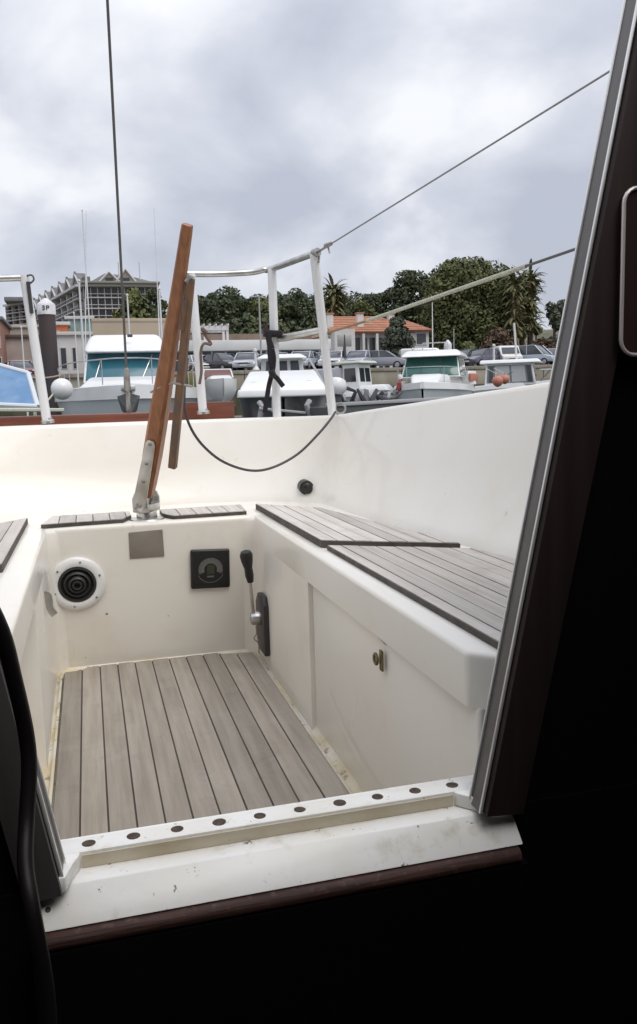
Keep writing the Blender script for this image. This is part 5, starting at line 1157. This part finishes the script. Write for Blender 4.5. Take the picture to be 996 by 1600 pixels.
# white cabin boat at the right with big side windows
s6 = boat_root('house_cabin_boat', 'white boat with long boxy cabin and pale side windows behind the right coaming', 862, 30, 88, 'boat')
Sx = hull_sections(5.6, 2.0, 1.5, 1.3, full=2.4, boxy=.5, rake=.7); make_hull(s6, Sx, bw_, bw_, gun=.14)
cb_ = frust(.55, 2.55, 1.5, 1.5, .7, 2.5, 1.36, 2.35, wf=.9); MB().hexa(cb_).build('cabin', bw_, s6, local=True, bevel=.02)
for f_ in ('left', 'right'):
    panel(cb_, f_, .04, .96, .10, .92, .012, mat('cabin_grey_band', (.16, .165, .17), .4), 'window_band', s6)
    for (u0, u1, mm) in ((.08, .16, dkglass), (.20, .50, palegl), (.54, .82, palegl), (.86, .94, dkglass)): panel(cb_, f_, u0, u1, .14, .88, .024, mm, 'side_window', s6)
panel(cb_, 'front', .08, .92, .15, .88, .012, dkglass, 'front_window', s6)
MB().hexa(frust(.35, 2.75, 1.7, 2.35, .5, 2.7, 1.5, 2.50)).build('roof', bw_, s6, local=True, bevel=.05, seg=3)
MB().tube([(1.35, .1, 2.48), (1.45, .1, 3.95)], .04, 6).build('mast', wpole, s6, local=True)
MB().box(.0, .45, -.35, .35, 2.05, 2.10).build('sun_visor', bw_, s6, local=True); MB().tube([(.45, -.3, 1.55), (.05, -.3, 2.06)], .02, 5).build('visor_stay', steel, s6, local=True); MB().tube([(.45, .3, 1.55), (.05, .3, 2.06)], .02, 5).build('visor_stay', steel, s6, local=True)
# orange buoys hung before it
for (px, py, r, lab) in ((778, 596, 9.5, 'larger orange buoy before the boxy cabin boat'), (789, 593, 8, 'smaller orange buoy right of the larger one')):
    c = ony(px, py, 28.5); rr0 = r / 1307 * 28.5
    o = empty('orange_buoy', (c.x, c.y, c.z - rr0), lab, 'buoy', 'orange buoys')
    MB().lathe([(.001, -rr0)] + [(rr0 * math.sin(R(20 * k)) * (1 - .12 * math.cos(R(20 * k))), -rr0 * math.cos(R(20 * k))) for k in range(1, 9)] + [(.03, rr0 * 1.05), (.03, rr0 * 1.3), (.001, rr0 * 1.3)], c, (0, 0, 1), 18).build('ball', orange, o, smooth=True)
    MB().tube([c + V3((0, 0, rr0 * 1.2)), c + V3((.02, .9, rr0 * 1.2 + .25))], .012, 5).build('rope', rope_w, o)
# little tender with a ladder frame and an orange stripe
s7 = boat_root('white_tender', 'small white tender with ladder frame between the cruiser and the orange buoys', 742, 26, 60, 'boat')
Sx = hull_sections(2.6, 1.1, 1.52, 1.42, full=2.4, boxy=.5, rake=.4); make_hull(s7, Sx, bw_, bw_, gun=.08)
MB().box(.1, .35, -.3, .3, 1.58, 1.95).build('seat_box', bw_, s7, local=True, bevel=.03); MB().box(.0, .09, -.25, .25, 1.60, 1.86).build('seat_cushion', orange, s7, local=True, bevel=.02)
lf = MB().tube([(.9, .25, 1.5), (.95, .25, 2.05), (1.4, .25, 2.05), (1.55, .25, 1.5)], .025, 6).build('ladder_frame', polem, s7, local=True)
for k in range(3): MB().tube([(.92 + .01 * k, .25, 1.62 + .14 * k), (1.5 - .03 * k, .25, 1.62 + .14 * k)], .02, 5).build('rung', dpole, lf, local=True)
# red-covered gear on the cruiser's bow side
rc = ony(622, 599, 24.0)
rg = empty('red_bundle', (rc.x, rc.y, WATER + 1.3), 'red folded cover standing beside the green windscreen', 'cover')
MB().lathe([(0, 0), (.07, 0), (.085, .06), (.06, .17), (.075, .22), (.035, .30), (0, .31)], (rc.x, rc.y, rc.z - .22), (.25, 0, 1), 9).build('cover', mat('red_cover', (.30, .06, .055), .85), rg, smooth=True)
MB().lathe([(0, 0), (.06, 0), (.075, .06), (.05, .13), (0, .14)], (rc.x + .07, rc.y, rc.z + .13), (0, 0, 1), 9).build('tie_top', bw_, rg, smooth=True)

# pontoons
pont = mat('pontoon_deck', (.24, .21, .18), .85, col2=(.18, .16, .14), scale=2)
def pontoon(lab, x0, x1, y0, y1):
    o = empty('pontoon', ((x0 + x1) / 2, (y0 + y1) / 2, WATER), lab, 'pontoon')
    MB().box(x0, x1, y0, y1, WATER + .42, WATER + .52).build('deck', pont, o, bevel=.01)
    n = int((x1 - x0) / 3)
    for k in range(n): MB().box(x0 + 3 * k + .5, x0 + 3 * k + 2.2, y0 + .1, y1 - .1, WATER - .3, WATER + .419).build('float', polem, o)
pontoon('long floating pontoon behind the moored boats', gx(-40, 33), gx(960, 33), 37, 39.2)
pontoon('short floating pontoon under the person in olive', gx(270, 24), gx(336, 24), 24.4, 25.8)

# person in olive standing on the pontoon, back turned
def person():
    D = 24.9; X = gx(301, D); base = WATER + .52
    root = empty('person', (X, D, base), 'person in olive coat and grey trousers standing behind the tiller extension', 'person')
    me = bpy.data.meshes.new('body'); J = {}
    pts = [((0, 0, .93), .15), ((0, 0, 1.15), .16), ((0, .01, 1.38), .16), ((0, .01, 1.48), .065), ((0, 0, 1.56), .075), ((0, -.01, 1.65), .10), ((0, 0, 1.74), .07),
           ((-.10, 0, .88), .105), ((-.11, -.01, .48), .075), ((-.11, .02, .09), .05), ((-.11, -.12, .04), .045), ((.10, 0, .88), .105), ((.11, .01, .48), .075), ((.12, .03, .09), .05), ((.12, -.11, .04), .045),
           ((-.20, 0, 1.40), .075), ((-.26, .01, 1.12), .055), ((-.25, -.08, .88), .042), ((-.245, -.10, .78), .038), ((.20, 0, 1.40), .075), ((.27, .0, 1.12), .055), ((.25, -.07, .88), .042), ((.245, -.09, .78), .038)]
    ed_ = [(0, 1), (1, 2), (2, 3), (3, 4), (4, 5), (5, 6), (0, 7), (7, 8), (8, 9), (9, 10), (0, 11), (11, 12), (12, 13), (13, 14), (2, 15), (15, 16), (16, 17), (17, 18), (2, 19), (19, 20), (20, 21), (21, 22)]
    me.from_pydata([p for p, _ in pts], ed_, [])
    o = bpy.data.objects.new('body', me); COL.objects.link(o); o.parent = root
    sk = o.modifiers.new('skin', 'SKIN'); o.modifiers.new('sub', 'SUBSURF').levels = 1; o.modifiers['sub'].render_levels = 1; sk.use_smooth_shade = True
    for i, (_, r) in enumerate(pts): me.skin_vertices[0].data[i].radius = (r, r * .85)
    me.skin_vertices[0].data[0].use_root = True
    m = bpy.data.materials.new('person_cloth'); m.use_nodes = True; t = m.node_tree; bs = t.nodes['Principled BSDF']; bs.inputs['Roughness'].default_value = .9
    tcn = t.nodes.new('ShaderNodeTexCoord'); sp = t.nodes.new('ShaderNodeSeparateXYZ'); t.links.new(tcn.outputs['Object'], sp.inputs[0])
    cr = t.nodes.new('ShaderNodeValToRGB'); mr = t.nodes.new('ShaderNodeMapRange'); mr.inputs[2].default_value = 1.8; t.links.new(sp.outputs[2], mr.inputs[0]); t.links.new(mr.outputs[0], cr.inputs[0])
    cr.color_ramp.interpolation = 'CONSTANT'; e = cr.color_ramp.elements; e[0].color = (.02, .018, .016, 1); e[1].position = .055; e[1].color = (.17, .17, .18, 1)
    for pos, c in ((.45, (.16, .145, .055)), (.83, (.42, .27, .20)), (.865, (.045, .028, .018))): q = e.new(pos); q.color = (*c, 1)
    t.links.new(cr.outputs[0], bs.inputs['Base Color']); me.materials.append(m)
    coat = MB(); rings = []
    for z, r, d in ((.80, .245, .20), (1.0, .225, .185), (1.2, .215, .18), (1.36, .20, .165), (1.45, .13, .12), (1.50, .085, .09)):
        rings.append([(r * math.cos(R(30 * k)), d * math.sin(R(30 * k)), z) for k in range(12)])
    coat.loft(rings, caps=False).build('coat', mat('olive_coat', (.15, .14, .05), .95, col2=(.11, .10, .04), scale=9), root, local=True, smooth=True)
person()
